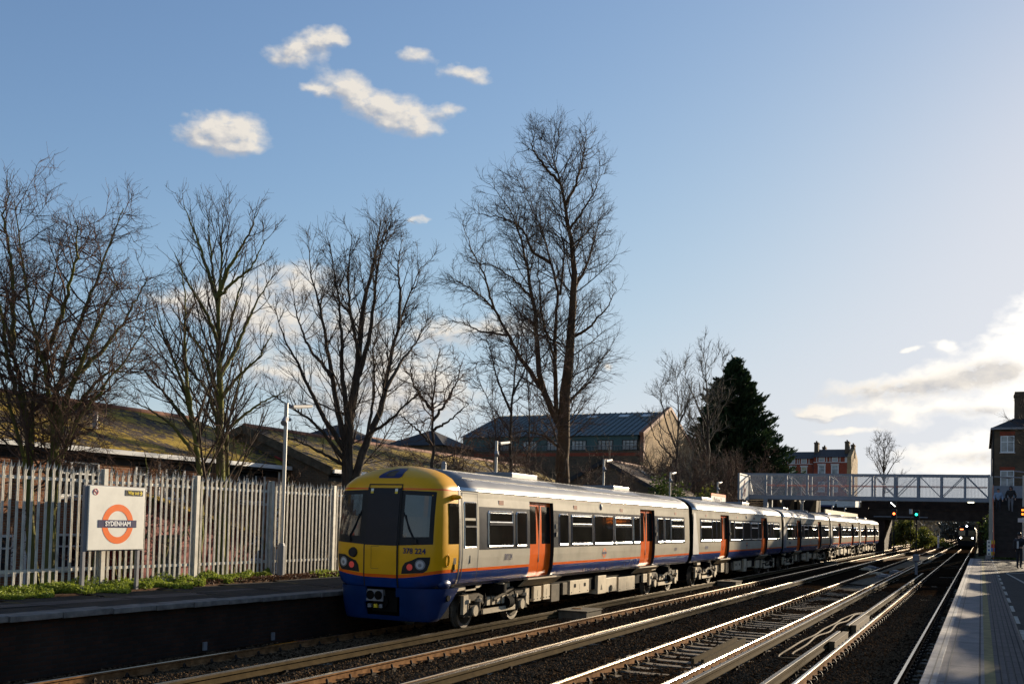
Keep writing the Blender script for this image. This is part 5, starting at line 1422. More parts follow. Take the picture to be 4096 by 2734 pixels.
# ---------------------------------------------------------------- road bridge and signals
rb=thing('road_bridge','dark iron road bridge on brick abutments beyond the footbridge','bridge',(-6,142,-.2))
m=MB(); m.box(-15.5,8,140,140.4,4.12,5.45); m.box(-15.5,8,139.9,140.5,4.05,4.15); m.box(-15.5,8,139.9,140.5,5.38,5.48)
for k in range(20): m.box(-15+k*1.15,-14.92+k*1.15,139.92,140,4.15,5.38)
m.build('girder',K['girder'],rb)
m=MB(); m.box(-12.95,-6.3,139.80,139.9,4.36,4.50); m.build('girder_edge',K['steelgrey'],rb)
m=MB(); m.box(-15.5,8,140.4,152,4.2,5.3); m.build('deck',K['girder'],rb)
m=MB(); m.box(-15.2,8,146,146.3,5.3,6.75); m.build('parapet',K['brickdark'],rb)
m=MB(); m.box(-13.6,-11.6,140.1,152,-.5,4.08); m.build('abutment',K['brickdark'],rb)
m=MB(); m.box(-.30,6,140.1,152,-.5,4.08); m.build('abutment',K['brickdark'],rb)
m=MB(); m.box(-30,-13.62,139.5,140.1,-.5,5.6); m.build('wing_wall',K['brickdark'],rb)
m=MB(); m.box(-.25,.8,128,140,-.5,3.4); m.build('wing_wall',K['brickdark'],rb)
m=MB(); m.box(-12.5,-11.5,126,126.9,-.2,1.6); tag(m.build('equipment_cabinet',K['black'],bevel=.03),'dark equipment cabinet beside the end of the yellow-fronted train','cabinet')
def signal(x,z,lb,lens,route):
    y=134; t=thing('railway_signal',lb,'signal',(x,y,-.2),'railway signals before the road bridge')
    m=MB(); m.tube([(x,y+.25,-.2),(x,y+.25,z+.3)],.08,8); m.build('post',K['black'],t)
    m=MB(); m.box(x-.32,x+.32,y,y+.2,z-.7,z+.55); m.build('backboard',K['black'],t,bevel=.08)
    m=MB(); m.tube([(x,y-.04,z),(x,y,z)],.15,14); m.build('lamp',lens,t)
    if route:
        m=MB(); m.box(x-.5,x+.3,y,y+.18,z+.75,z+1.5); m.build('route_board',K['black'],t,bevel=.08)
        m=MB()
        for k in range(5): m.tube([(x-.36+k*.115,y-.03,z+1.38-k*.105),(x-.36+k*.115,y,z+1.38-k*.105)],.062,8)
        m.build('route_lamps',K['sigwhite'],t)
    return t
signal(-10.0,4.75,'red signal with a slanting row of white route lights',K['sigred'],True)
signal(-7.36,4.70,'green signal under the footbridge, right of the red one',K['siggreen'],False)
m=MB(); m.box(-8.2,-7.85,133.9,134.1,4.75,5.35); m.tube([(-8.02,134.05,-.2),(-8.02,134.05,4.75)],.05,6,1); tag(m.build('signal_plate',[K['render'],K['black']],bevel=.03),'white plate on a thin post between the red and green signals','sign')
t=thing('trackside_post','slim white post with a rounded top by the bush under the road bridge','post',(-6.6,185,0))
m=MB(); m.tube([(-6.6,185,-.2),(-6.6,185,1.7)],.16,8); m.ball((-6.6,185,1.75),.2,0,8); m.build('post',K['render'],t)
# ---------------------------------------------------------------- brick building on the right
BY=100; B0=.98
rbld=thing('brick_building','tall brown brick building with white windows above the stairs on the right','building',(5,BY+12,.4))
m=MB(); m.box(B0,9,BY,BY+24,.3,12.1); m.build('wall',K['brickbrown'],rbld)
m=MB(); m.add([(B0-.25,BY-.25,12.15),(9.2,BY-.25,12.15),(9.2,BY+24.2,12.15),(B0-.25,BY+24.2,12.15),(4.6,BY+5,14.4),(4.6,BY+19,14.4)],[(0,1,4),(1,2,5,4),(2,3,5),(3,0,4,5),(3,2,1,0)]); m.build('roof',K['slate'],rbld)
m=MB(); m.box(B0-.22,9.2,BY-.34,BY-.26,12.02,12.2); m.build('gutter',K['steelgrey'],rbld)
m=MB(); m.box(2.75,4.4,BY+2.2,BY+3.5,11.5,15.75); m.box(2.68,4.47,BY+2.12,BY+3.58,15.3,15.5); m.build('chimney',K['brickbrown'],rbld)
window(rbld,'y',BY,1.56,2.68,9.95,11.45,'pglass',1,-1); window(rbld,'y',BY,1.56,2.68,6.8,8.3,'pglass',1,-1); window(rbld,'y',BY,4.6,5.7,9.95,11.45,'pglass',1,-1)
for za,zb in ((11.47,11.85),(8.32,8.62)):
    m=MB(); m.box(1.5,2.74,BY-.02,BY-.002,za,zb); m.build('brick_arch',K['brickvic'],rbld)
m=MB(); m.tube([(B0-.02,BY-.08,.3),(B0-.02,BY-.08,12)],.06,6); m.build('downpipe',K['black'],rbld)
m=MB(); m.tube([(2.0,BY-.1,5.9),(2.0,BY-.1,6.6)],.05,6); m.box(1.2,3.2,BY-1.2,BY,6.2,6.35); m.build('porch_roof',K['slate'],rbld)
bl=thing('billboard','pale billboard with a line drawing near the left end of the footbridge','billboard',(-16.2,74.5,.86))
m=MB(); m.box(-16.25,-16.18,73,76.4,4.7,6.45); m.build('panel',K['white'],bl)
m=MB()
for a in ((72.9,73.0,4.6,6.55),(76.4,76.5,4.6,6.55),(73,76.4,4.6,4.7),(73,76.4,6.45,6.55)): m.box(-16.27,-16.12,a[0],a[1],a[2],a[3])
m.build('frame',K['steelgrey'],bl)
m=MB()
for y in (73.6,75.8): m.tube([(-16.3,y,.86),(-16.3,y,4.7)],.07,6)
m.build('post',K['steelgrey'],bl)
m=MB(); m.tube([(-16.17,74.3,4.9),(-16.17,74.7,5.3),(-16.17,74.5,5.7),(-16.17,74.9,6.1)],.03,5); m.tube([(-16.17,74.9,4.9),(-16.17,75.1,5.5)],.03,5); m.build('line_drawing',K['signred'],bl)
# ---------------------------------------------------------------- trees
def tubes(P, R, k, seed=0):
    """P (n,m,3) polylines, R (n,m) radii -> vertices, quads"""
    n,m,_=P.shape
    D=np.empty_like(P); D[:,1:-1]=P[:,2:]-P[:,:-2]; D[:,0]=P[:,1]-P[:,0]; D[:,-1]=P[:,-1]-P[:,-2]
    D/= np.linalg.norm(D,axis=-1,keepdims=True)+1e-9
    ref=np.where(np.abs(D[:,:1,2:3])>.9, np.array([1.,0,0]), np.array([0,0,1.]))
    U=np.cross(D,np.broadcast_to(ref,D.shape)); U/=np.linalg.norm(U,axis=-1,keepdims=True)+1e-9
    Wv=np.cross(D,U)
    a=2*pi*np.arange(k)/k
    V=P[:,:,None]+(U[:,:,None]*np.cos(a)[None,None,:,None]+Wv[:,:,None]*np.sin(a)[None,None,:,None])*R[:,:,None,None]
    b=np.arange(n)[:,None,None]*m*k+np.arange(m-1)[None,:,None]*k
    i=np.arange(k)[None,None,:]; j=(i+1)%k
    F=np.stack([b+i,b+j,b+j+k,b+i+k],-1).reshape(-1,4)
    return V.reshape(-1,3),F
def resample(pts,n):
    pts=np.asarray(pts,float); d=np.r_[0,np.cumsum(np.linalg.norm(np.diff(pts,axis=0),axis=1))]
    t=np.linspace(0,d[-1],n)
    # smooth: Catmull-like by interpolating then relaxing
    out=np.stack([np.interp(t,d,pts[:,i]) for i in range(3)],-1)
    for _ in range(5): out[1:-1]=(out[:-2]+2*out[1:-1]+out[2:])/4
    return out,d[-1]
def spawn(r,P,R,per,ang,Ls,m,up,wob,rf,rmin,f0=.12,f1=1.0,grav=0.0):
    """children of every polyline: per = children each, Ls(frac,len) gives length"""
    n,mm,_=P.shape
    seg=np.linalg.norm(np.diff(P,axis=1),axis=-1); L=seg.sum(1)
    cnt=r.poisson(np.broadcast_to(per(L),(n,))); idx=np.repeat(np.arange(n),cnt); N=len(idx)
    f=f0+(f1-f0)*r.random(N)**.68; q=f*(mm-1); i=np.minimum(q.astype(int),mm-2); t=(q-i)[:,None]
    base=P[idx,i]*(1-t)+P[idx,i+1]*t; rr=R[idx,i]*(1-t[:,0])+R[idx,i+1]*t[:,0]
    d=P[idx,i+1]-P[idx,i]; d/=np.linalg.norm(d,axis=1,keepdims=True)+1e-9
    rv=r.normal(size=(N,3)); rv-=d*(rv*d).sum(1,keepdims=True); rv/=np.linalg.norm(rv,axis=1,keepdims=True)+1e-9
    a=np.radians(r.normal(ang,12,N))[:,None]
    dr=d*np.cos(a)+rv*np.sin(a)
    ln=Ls(f,L[idx])*r.uniform(.55,1.25,N)
    Q=np.empty((N,m,3)); Q[:,0]=base; cur=dr.copy()
    st=(ln/(m-1))[:,None]
    for s in range(1,m):
        cur=cur+np.array([0,0,1.])*up+r.normal(size=(N,3))*wob
        if grav: cur[:,2]-=grav*s
        cur/=np.linalg.norm(cur,axis=1,keepdims=True)+1e-9
        Q[:,s]=Q[:,s-1]+cur*st
    r0=np.maximum(np.minimum(rr*rf,ln*.0085+rmin),rmin)
    RR=r0[:,None]*np.linspace(1,.35,m)[None]; RR=np.maximum(RR,rmin*.55)
    return Q,RR
def tree(lb,limbs,seed,cat='tree',name='bare_tree',bark='bark',twig='twig',group=None,l1=2.6,l2=5.0,l3=5.0,s1=.34,s2=.42,s3=.45,up=.10,rmin=.006,ang=45,wob=.16,zg=None,l4=0,jit=.022,f0=.18,tmin=.25,multi=False):
    zg=GROUND_Z-.15 if zg is None else zg
    r=np.random.default_rng(seed)
    b0=limbs[0][1][0]; t=thing(name,lb,cat,(b0[0],b0[1],zg),group)
    PP=[];RR=[]; m0=26
    for q,(rad,pts) in enumerate(limbs):
        pts=[tuple(p) for p in pts]
        low=(q==0 or multi) and pts[0][2]<b0[2]+.75 and pts[0][2]-zg>.02
        if low: pts=[(pts[0][0]*.5+b0[0]*.5,pts[0][1]*.5+b0[1]*.5,zg)]+pts if q else [(pts[0][0],pts[0][1],zg)]+pts
        p,L=resample(pts,m0)
        p[2:]+=r.normal(size=(m0-2,3))*jit
        tt=np.linspace(0,1,m0); rd=rad*(.95 if q==0 else .66)*((1-tt)**(1.0 if q==0 else 1.1))+.010+.01*(1-tt); 
        if q==0 or low: rd[:3]*=np.array([1.35,1.15,1.05])
        PP.append(p);RR.append(rd)
    P0=np.array(PP);R0=np.array(RR)
    V,F=tubes(P0,R0,9); npmesh('trunk',V,F,K[bark],t,True)
    P1,R1=spawn(r,P0,R0,lambda L:L*l1,ang,lambda f,L:(L*s1*(1.04-f*.82)+tmin),8,up,wob,.6,rmin*2.2,f0=f0)
    P2,R2=spawn(r,P1,R1,lambda L:L*l2,42,lambda f,L:(L*s2*(1.1-f*.6)+tmin*.6),6,up*.8,wob*.8,.6,rmin*1.5,f0=.15)
    P3,R3=spawn(r,P2,R2,lambda L:L*l3+1,40,lambda f,L:(L*s3*(1.1-f*.5)+tmin*.4),5,up*.6,wob*.85,.6,rmin,f0=.15)
    sets=[tubes(P1,R1,5),tubes(P2,R2,4),tubes(P3,R3,3)]
    if l4:
        P4,R4=spawn(r,P3,R3,lambda L:L*l4,42,lambda f,L:(L*.5+.06),4,up*.5,wob*1.3,.6,rmin*.8,f0=.2)
        sets.append(tubes(P4,R4,3))
    Vs=[];Fs=[];o=0
    for V,F in sets: Vs.append(V);Fs.append(F+o);o+=len(V)
    npmesh('crown',np.concatenate(Vs),np.concatenate(Fs),K[twig],t,True)
    return t
def auto_limbs(x,y,z,h,n,spread,seed,r0=.12,lean=0):
    r=random.Random(seed); L=[]
    pts=[(x,y,z)]
    for k in range(1,7): pts.append((x+r.uniform(-.04,.04)*h+lean*k/6,y+r.uniform(-.03,.03)*h,z+h*k/6))
    L.append((r0,pts))
    for k in range(n):
        f=r.uniform(.12,.62); a=r.uniform(0,2*pi); i=f*6; j=int(i); b=[pts[j][q]+(pts[j+1][q]-pts[j][q])*(i-j) for q in range(3)]
        ln=h*r.uniform(.30,.62)*(1.1-f*.6); ps=[tuple(b)]; el=r.uniform(.5,.9)
        for s in range(1,5): ps.append((b[0]+cos(a)*spread*ln*.42*(s/4)**.8, b[1]+sin(a)*spread*ln*.42*(s/4)**.8, b[2]+ln*(s/4)**(1.1+el*.3)*.9))
        L.append((r0*.5,ps))
    return L
def stems(x,y,z,h,n,spread,seed,r0=.04):
    r=random.Random(seed); L=[]
    for k in range(n):
        a=r.uniform(0,2*pi); d=r.uniform(0,spread*.5); hh=h*r.uniform(.55,1.05); b=(x+cos(a)*d*.8,y+sin(a)*d,z); ps=[b]
        for s in range(1,5): ps.append((b[0]+cos(a)*spread*.5*(s/4)*r.uniform(.3,1.2)+r.uniform(-.15,.15), b[1]+sin(a)*spread*.6*(s/4)*r.uniform(.3,1.2)+r.uniform(-.15,.15), z+hh*s/4))
        L.append((r0*r.uniform(.5,1.2),ps))
    return L
LIMBS={
'C':[(0.27,[(-18.92,27.18,3.7),(-19.04,27.09,4.53),(-19.08,27.04,5.35),(-18.94,27.08,6.02),(-18.73,27.15,6.77),(-18.65,27.15,7.69),(-18.69,27.1,8.52),(-18.59,27.1,9.6),(-18.37,27.17,10.46),(-18.23,27.21,11.3),(-18.05,27.24,12.45)]),(0.2,[(-18.77,27.25,3.83),(-18.61,27.47,4.8),(-18.6,27.64,5.32),(-18.31,27.93,6.02),(-18.22,28.14,6.63),(-18.35,28.23,7.25),(-18.3,28.41,8.13),(-18.12,28.64,9.11),(-17.98,28.85,10.1),(-17.65,29.15,11.26)]),(0.14,[(-19.06,27.07,4.94),(-19.45,27.01,6.28),(-19.67,27.05,7.3),(-19.97,27.05,8.41),(-20.27,27.04,9.71),(-20.64,27.0,10.61),(-20.87,27.03,11.82)]),(0.12,[(-19.08,27.06,4.77),(-19.45,26.41,5.71),(-19.65,25.83,6.63),(-19.77,25.3,7.45),(-19.95,24.74,8.16),(-19.91,24.28,9.02)]),(0.09,[(-19.09,27.07,4.44),(-19.4,25.96,5.5),(-19.61,24.92,5.96),(-19.71,23.93,6.31)]),(0.11,[(-18.68,27.15,7.27),(-18.15,26.94,8.46),(-17.83,26.63,9.61),(-17.49,26.32,11.0),(-16.9,26.15,12.01)]),(0.08,[(-17.88,27.55,6.8),(-17.81,28.29,7.83),(-17.7,29.05,8.55),(-17.62,29.78,9.65)]),(0.12,[(-19.0,27.07,5.69),(-19.03,26.71,7.22),(-18.93,26.42,8.82),(-18.9,26.11,9.95),(-18.98,25.74,11.29)]),(0.07,[(-19.08,27.09,4.28),(-19.44,25.78,4.76),(-19.67,24.55,5.06)]),(0.07,[(-18.41,27.36,5.29),(-17.47,27.24,5.76),(-16.62,27.06,6.37),(-15.86,26.85,6.8)]),(0.08,[(-18.65,27.15,7.69),(-18.54,26.33,9.19),(-18.19,25.64,10.16),(-17.63,25.05,11.27)]),(0.07,[(-17.5,27.65,8.88),(-17.82,28.19,10.1),(-18.26,28.67,11.28),(-18.47,29.26,12.43)]),(0.07,[(-19.47,26.78,7.25),(-20.67,27.09,8.2),(-21.58,27.53,9.38),(-22.27,28.07,10.66)]),(0.06,[(-18.41,27.36,5.29),(-18.66,28.1,6.9),(-19.21,28.7,8.4),(-19.36,29.49,9.89)])],
'D':[(0.5,[(-21.01,50.66,4.35),(-21.07,50.57,5.87),(-21.1,50.5,7.12),(-20.92,50.5,9.35),(-20.77,50.49,11.44),(-20.66,50.46,13.53),(-20.48,50.45,15.62),(-20.5,50.38,17.29),(-20.82,50.15,19.13),(-20.99,50.02,20.32),(-21.28,49.84,21.39),(-21.6,49.64,22.46),(-21.8,49.5,23.65)]),(0.28,[(-21.11,50.48,7.68),(-21.45,50.13,8.63),(-21.84,49.76,9.43),(-22.04,49.48,10.23),(-22.15,49.22,11.58),(-22.14,49.0,13.35),(-22.15,48.79,14.69),(-22.48,48.42,16.28),(-22.74,48.07,17.92),(-23.0,47.74,19.27),(-23.56,47.3,20.03),(-24.18,46.82,20.78)]),(0.2,[(-22.14,49.89,10.01),(-23.04,48.94,11.58),(-23.49,48.21,12.73),(-24.0,47.45,14.12),(-24.42,46.77,14.56),(-24.78,46.12,15.12),(-25.67,45.23,15.25)]),(0.18,[(-21.38,50.32,8.51),(-21.53,50.39,11.6),(-21.73,50.49,13.61),(-21.52,50.8,15.36),(-22.15,50.7,17.38),(-22.51,50.75,18.62),(-23.01,50.74,19.91),(-23.77,50.61,21.08),(-24.4,50.52,22.63)]),(0.12,[(-20.99,50.02,20.2),(-20.66,50.55,21.42),(-20.43,51.02,22.77),(-20.45,51.37,24.13),(-20.53,51.71,25.14)]),(0.12,[(-21.28,49.84,21.39),(-21.9,48.77,22.2),(-22.24,47.84,22.87),(-21.61,47.38,23.55)]),(0.12,[(-21.75,49.8,16.98),(-22.84,49.8,17.64),(-23.57,49.95,19.12),(-24.69,49.94,19.86),(-26.47,49.63,20.22)]),(0.12,[(-20.65,50.49,12.84),(-19.95,50.4,13.06),(-19.26,50.29,13.55),(-18.46,50.23,14.31),(-17.85,50.06,15.32)]),(0.11,[(-20.81,50.56,9.08),(-20.5,51.23,9.85),(-20.31,51.86,10.28),(-19.46,52.77,11.6)]),(0.09,[(-20.48,50.45,15.62),(-20.23,51.27,16.78),(-19.97,52.05,18.72),(-19.96,52.71,20.77)]),(0.09,[(-20.76,50.19,18.89),(-19.89,49.83,19.66),(-18.92,49.51,20.87),(-18.57,48.9,21.79)]),(0.08,[(-24.56,48.56,14.39),(-25.44,48.79,16.63),(-26.4,49.01,18.17),(-27.12,49.34,19.7)]),(0.08,[(-23.86,48.96,12.89),(-24.96,48.06,12.93),(-25.8,47.27,13.38),(-26.63,46.5,13.43)]),(0.09,[(-22.49,49.53,14.87),(-23.64,49.3,16.03),(-24.81,49.08,16.93),(-26.24,48.76,17.12)]),(0.08,[(-22.42,49.62,13.48),(-23.06,48.18,14.07),(-23.12,47.01,14.92)]),(0.1,[(-21.43,50.17,11.56),(-22.07,50.07,13.12),(-22.44,50.1,14.99),(-22.68,50.18,17.01),(-22.54,50.44,19.15)]),(0.08,[(-21.23,50.11,15.18),(-20.87,49.82,17.6),(-21.13,49.26,19.27),(-21.5,48.65,20.68)]),(0.09,[(-21.1,50.53,6.57),(-21.6,49.34,7.31),(-22.49,47.98,7.47),(-23.21,46.74,6.83)])],
'B':[(0.17,[(-18.81,20.94,3.21),(-18.85,20.87,4.3),(-18.87,20.84,4.99),(-18.85,20.82,5.67),(-18.86,20.78,6.36),(-18.9,20.73,7.18),(-18.92,20.69,8.07),(-18.95,20.66,8.48),(-18.87,20.67,9.1),(-18.79,20.68,9.71),(-18.84,20.63,10.47)]),(0.07,[(-18.95,20.66,8.41),(-19.43,20.76,9.31),(-19.93,20.86,10.22),(-20.53,20.9,11.3)]),(0.07,[(-18.94,20.66,8.48),(-18.41,20.51,9.29),(-17.79,20.41,9.89),(-17.3,20.25,10.53)]),(0.08,[(-18.86,20.78,6.36),(-18.76,21.14,6.96),(-18.6,21.51,7.93),(-18.48,21.86,8.78),(-18.36,22.23,9.35)]),(0.08,[(-18.86,20.82,5.6),(-19.01,20.24,6.96),(-19.15,19.71,7.48),(-19.28,19.19,8.05)]),(0.07,[(-18.87,20.84,4.99),(-19.52,21.04,6.0),(-20.33,21.18,6.62),(-21.22,21.28,7.33)]),(0.06,[(-18.9,20.73,7.18),(-18.83,20.18,7.96),(-18.9,19.57,8.5),(-18.89,18.99,9.29)]),(0.06,[(-18.86,20.77,6.7),(-18.85,21.1,7.8),(-18.84,21.43,8.92),(-18.81,21.77,9.86)]),(0.06,[(-18.85,20.82,5.67),(-18.2,20.73,6.32),(-17.49,20.68,6.69),(-16.92,20.56,7.37)]),(0.05,[(-18.92,20.69,8.07),(-19.3,20.83,9.17),(-19.61,21.02,10.09),(-19.91,21.2,11.03)]),(0.05,[(-18.95,20.66,8.48),(-18.28,20.59,8.89),(-17.69,20.49,9.09),(-17.12,20.37,9.81)])],
'B2':[(0.1,[(-18.59,19.94,3.17),(-18.65,19.88,3.89),(-18.78,19.78,4.75),(-18.86,19.71,5.41),(-19.24,19.49,6.52),(-19.54,19.31,7.3),(-19.79,19.16,8.15)]),(0.06,[(-18.78,19.78,4.75),(-19.54,19.76,5.5),(-20.22,19.78,6.06),(-20.91,19.8,6.64)]),(0.06,[(-18.81,19.75,5.01),(-18.79,19.44,6.16),(-18.67,19.18,7.09),(-18.43,18.98,8.01),(-18.4,18.68,8.9)]),(0.05,[(-18.68,19.86,4.03),(-19.53,19.78,4.9),(-20.33,19.76,5.32),(-21.09,19.75,5.61)])],
'B3':[(0.09,[(-19.33,21.8,3.24),(-19.39,21.72,4.37),(-19.39,21.69,5.15),(-19.2,21.76,5.73),(-19.05,21.8,6.51),(-18.89,21.84,7.37)]),(0.05,[(-19.39,21.69,5.15),(-19.79,21.84,5.83),(-20.22,21.97,6.58),(-20.53,22.16,7.51)]),(0.05,[(-19.39,21.7,4.94),(-19.01,22.23,5.56),(-18.71,22.72,5.97),(-18.46,23.2,6.25)])],
'A':[(0.16,[(-20.03,16.48,3.08),(-20.02,16.46,3.68),(-19.91,16.48,4.58),(-19.54,16.6,5.78),(-19.06,16.78,6.98),(-18.7,16.92,8.01)]),(0.15,[(-20.53,16.24,3.07),(-20.7,16.33,4.27),(-20.97,16.39,5.2),(-21.43,16.34,6.43),(-21.95,16.27,7.69),(-22.3,16.27,8.97)]),(0.13,[(-19.97,16.49,3.5),(-19.84,16.28,4.85),(-19.9,15.98,6.0),(-20.0,15.67,7.12),(-20.04,15.37,8.52),(-19.98,15.13,9.6)]),(0.1,[(-20.49,16.24,3.49),(-20.73,16.45,5.8),(-20.95,16.71,7.09),(-20.95,17.07,8.42),(-21.16,17.35,9.46)]),(0.1,[(-19.93,16.51,3.62),(-19.13,16.5,4.92),(-18.41,16.49,5.48),(-17.66,16.49,6.15),(-17.07,16.41,6.79)]),(0.09,[(-20.01,16.43,4.57),(-20.15,16.59,5.56),(-20.0,16.88,6.75),(-19.82,17.18,7.85),(-19.63,17.49,9.03),(-19.49,17.78,10.17)]),(0.09,[(-20.6,16.19,3.48),(-20.49,15.62,5.09),(-20.57,14.98,6.45),(-20.58,14.37,7.74)]),(0.07,[(-19.54,16.6,5.78),(-19.44,17.36,6.5),(-19.41,18.07,7.57),(-19.53,18.71,8.69)]),(0.08,[(-20.24,16.26,6.06),(-19.26,15.94,7.13),(-18.45,15.55,8.13),(-17.85,15.07,8.89)]),(0.07,[(-20.89,15.94,6.34),(-20.55,15.67,7.75),(-20.48,15.28,9.12),(-20.13,15.04,10.05)]),(0.07,[(-19.91,16.48,4.58),(-19.71,17.2,5.5),(-19.8,17.8,6.09),(-19.3,18.7,6.14)]),(0.07,[(-20.53,16.18,4.56),(-20.4,15.45,5.94),(-19.92,14.9,6.96),(-19.67,14.21,8.45)])],
'E':[(0.13,[(-21.91,45.9,4.54),(-22.01,45.73,7.51),(-21.79,45.73,10.1),(-21.67,45.71,12.04),(-21.7,45.66,13.07)]),(0.09,[(-21.29,46.2,4.56),(-21.23,46.55,6.92),(-21.46,46.74,9.57),(-21.81,46.91,11.59),(-21.73,47.3,13.0)]),(0.08,[(-21.95,45.73,8.15),(-22.39,44.91,9.74),(-22.52,44.23,11.18),(-22.52,43.64,11.97)]),(0.08,[(-21.9,45.72,9.06),(-21.64,46.62,10.48),(-21.37,47.52,11.94)]),(0.08,[(-22.63,45.56,4.52),(-22.44,45.19,6.69),(-22.65,44.64,8.69),(-23.2,43.96,9.9)])],
'E2':[(0.12,[(-20.98,36.16,4.1),(-20.95,36.08,6.53),(-21.05,35.98,7.8),(-20.87,36.02,8.86),(-20.73,36.05,9.82)]),(0.08,[(-20.97,36.06,6.74),(-20.62,36.63,7.65),(-20.44,37.13,8.57),(-20.44,37.53,9.51)]),(0.08,[(-21.0,36.03,7.17),(-21.37,35.38,7.84),(-21.45,34.87,8.51),(-21.15,34.54,9.17)]),(0.07,[(-20.97,36.1,5.69),(-22.12,36.07,6.66),(-22.97,36.2,7.23)]),(0.07,[(-20.96,36.08,6.32),(-20.08,35.93,6.71),(-19.1,35.82,7.4)])],
'F':[(0.26,[(-23.57,92.87,5.01),(-23.56,92.68,9.78),(-23.64,92.45,14.55),(-23.77,92.29,16.93),(-24.06,92.04,19.54)]),(0.12,[(-23.6,92.59,11.69),(-24.89,92.59,14.6),(-25.85,92.79,16.6),(-26.26,93.26,18.4)]),(0.12,[(-23.6,92.56,12.17),(-22.4,92.3,14.49),(-21.94,91.71,16.3),(-21.9,90.91,18.3)]),(0.12,[(-23.59,92.65,10.26),(-24.87,90.82,12.96),(-25.25,89.46,14.7)])],
'F2':[(0.2,[(-23.53,81.82,4.68),(-23.41,81.66,10.01),(-23.34,81.56,13.21),(-23.65,81.31,15.76)]),(0.12,[(-23.44,81.69,8.95),(-24.58,81.78,11.55),(-25.18,82.14,13.77),(-25.19,82.82,15.17)]),(0.12,[(-23.42,81.74,7.88),(-24.85,79.87,9.88),(-25.12,78.58,11.23)]),(0.12,[(-23.38,81.63,11.08),(-22.39,80.93,12.68),(-21.85,80.03,13.82)])],
'G':[(0.3,[(-14.54,173.54,8.16),(-14.57,173.35,12.5),(-14.59,173.24,14.99),(-14.61,173.11,17.88)]),(0.16,[(-14.56,173.42,10.85),(-15.99,173.73,13.78),(-17.04,174.27,15.49)]),(0.16,[(-14.56,173.42,10.85),(-13.01,172.94,13.72),(-11.65,172.41,15.32)]),(0.14,[(-14.57,173.37,12.09),(-15.62,173.84,15.45),(-16.11,174.64,17.4)]),(0.14,[(-14.57,173.37,12.09),(-13.58,172.58,15.76),(-12.77,171.82,16.92)])],

}
def leaf_cloud(name,C,Rv,n,size,mt,parent=None,seed=0,hollow=.5,lumps=14,flat=0.0):
    """leaf-sized faces in lumps through an ellipsoid volume"""
    r=np.random.default_rng(seed); C=np.array(C,float); Rv=np.array(Rv,float)
    lc=r.normal(size=(lumps,3)); lc/=np.linalg.norm(lc,axis=1,keepdims=True); lc*=r.uniform(.35,.95,(lumps,1))
    which=r.integers(0,lumps,n); q=r.normal(size=(n,3))*.20
    p=C+(lc[which]+q)*Rv
    return leaves(name,p,size,mt,parent,r)
def leaves(name,p,size,mt,parent,r,dirs=None,asp=.55):
    n=len(p)
    a=r.normal(size=(n,3)) if dirs is None else dirs+r.normal(size=(n,3))*.35
    a/=np.linalg.norm(a,axis=1,keepdims=True)+1e-9
    b=np.cross(a,r.normal(size=(n,3))); b/=np.linalg.norm(b,axis=1,keepdims=True)+1e-9
    s=(size*r.uniform(.6,1.4,n))[:,None]
    c=np.cross(a,b)*s*.15
    V=np.stack([p-a*s,p+b*s*asp+c,p+a*s,p-b*s*asp+c],1).reshape(-1,3)
    F=np.arange(4*n).reshape(-1,4)
    return npmesh(name,V,F,mt,parent,False)
def P_(k): return LIMBS[k]
tree('big tangled many-stemmed bare tree filling the left edge of the photo',P_('A'),1,multi=True,bark='barkgreen',twig='twigred',l1=3.4,l2=5.2,l3=4.8,s1=.32,s2=.46,s3=.42,up=.05,rmin=.0046,wob=.19,ang=54,l4=1.2,tmin=.4)
tree('slender green-trunked bare tree with ascending twigs, left of the lamp post',P_('B'),2,bark='barkgreen',twig='twig',l1=3.3,l2=4.6,l3=3.2,s1=.30,s2=.42,s3=.36,up=.15,rmin=.0046,ang=34,wob=.06,tmin=.35,jit=.012)
tree('thin leaning bare tree between the tangled tree and the green-trunked one',P_('B2'),3,bark='barkgreen',twig='twig',l1=3.0,l2=4,l3=3,s1=.44,up=.10,rmin=.0042,ang=42,wob=.11,tmin=.25,jit=.012)
tree('thin side-stem tree just right of the green-trunked one',P_('B3'),4,bark='barkgreen',twig='twig',l1=2.6,l2=4,l3=3,s1=.40,up=.11,rmin=.0042,ang=42,wob=.11,tmin=.2,jit=.012)
tree('broad twin-stemmed bare tree with fanned limbs just left of the yellow cab',P_('C'),5,l1=4.6,l2=5.6,l3=4.6,s1=.24,s2=.44,s3=.40,up=.08,f0=.22,rmin=.0046,ang=40,wob=.08,tmin=.32,jit=.015)
tree('tallest bare tree with a thick dark forked trunk behind the first carriage',P_('D'),6,bark='barkrust',twig='twig',l1=4.2,l2=4.4,l3=3.6,s1=.175,s2=.42,s3=.40,up=.05,f0=.10,rmin=.0066,ang=50,wob=.09,tmin=.6,jit=.03)
tree('small crooked bare tree crowding the left side of the tallest trunk',P_('E'),7,multi=True,bark='bark',twig='twigred',l1=2.6,l2=4,l3=3.6,s1=.36,up=.05,rmin=.008,ang=52,wob=.24,tmin=.3)
tree('small gnarled bare tree above the front of the yellow cab roof',P_('E2'),8,bark='bark',twig='twigred',l1=3.0,l2=4.6,l3=4,s1=.36,up=.04,rmin=.007,ang=58,wob=.32,tmin=.3)
tree('tall thin bare tree standing against the left side of the conifer',P_('F'),9,twig='twiggrey',l1=1.7,l2=2.2,l3=2.4,s1=.24,up=.13,rmin=.012,ang=46,tmin=.7)
tree('shorter thin bare tree overlapping the sunlit yellow gable',P_('F2'),10,twig='twiggrey',l1=2.0,l2=2.6,l3=2.6,s1=.32,up=.12,rmin=.011,ang=46,tmin=.6)
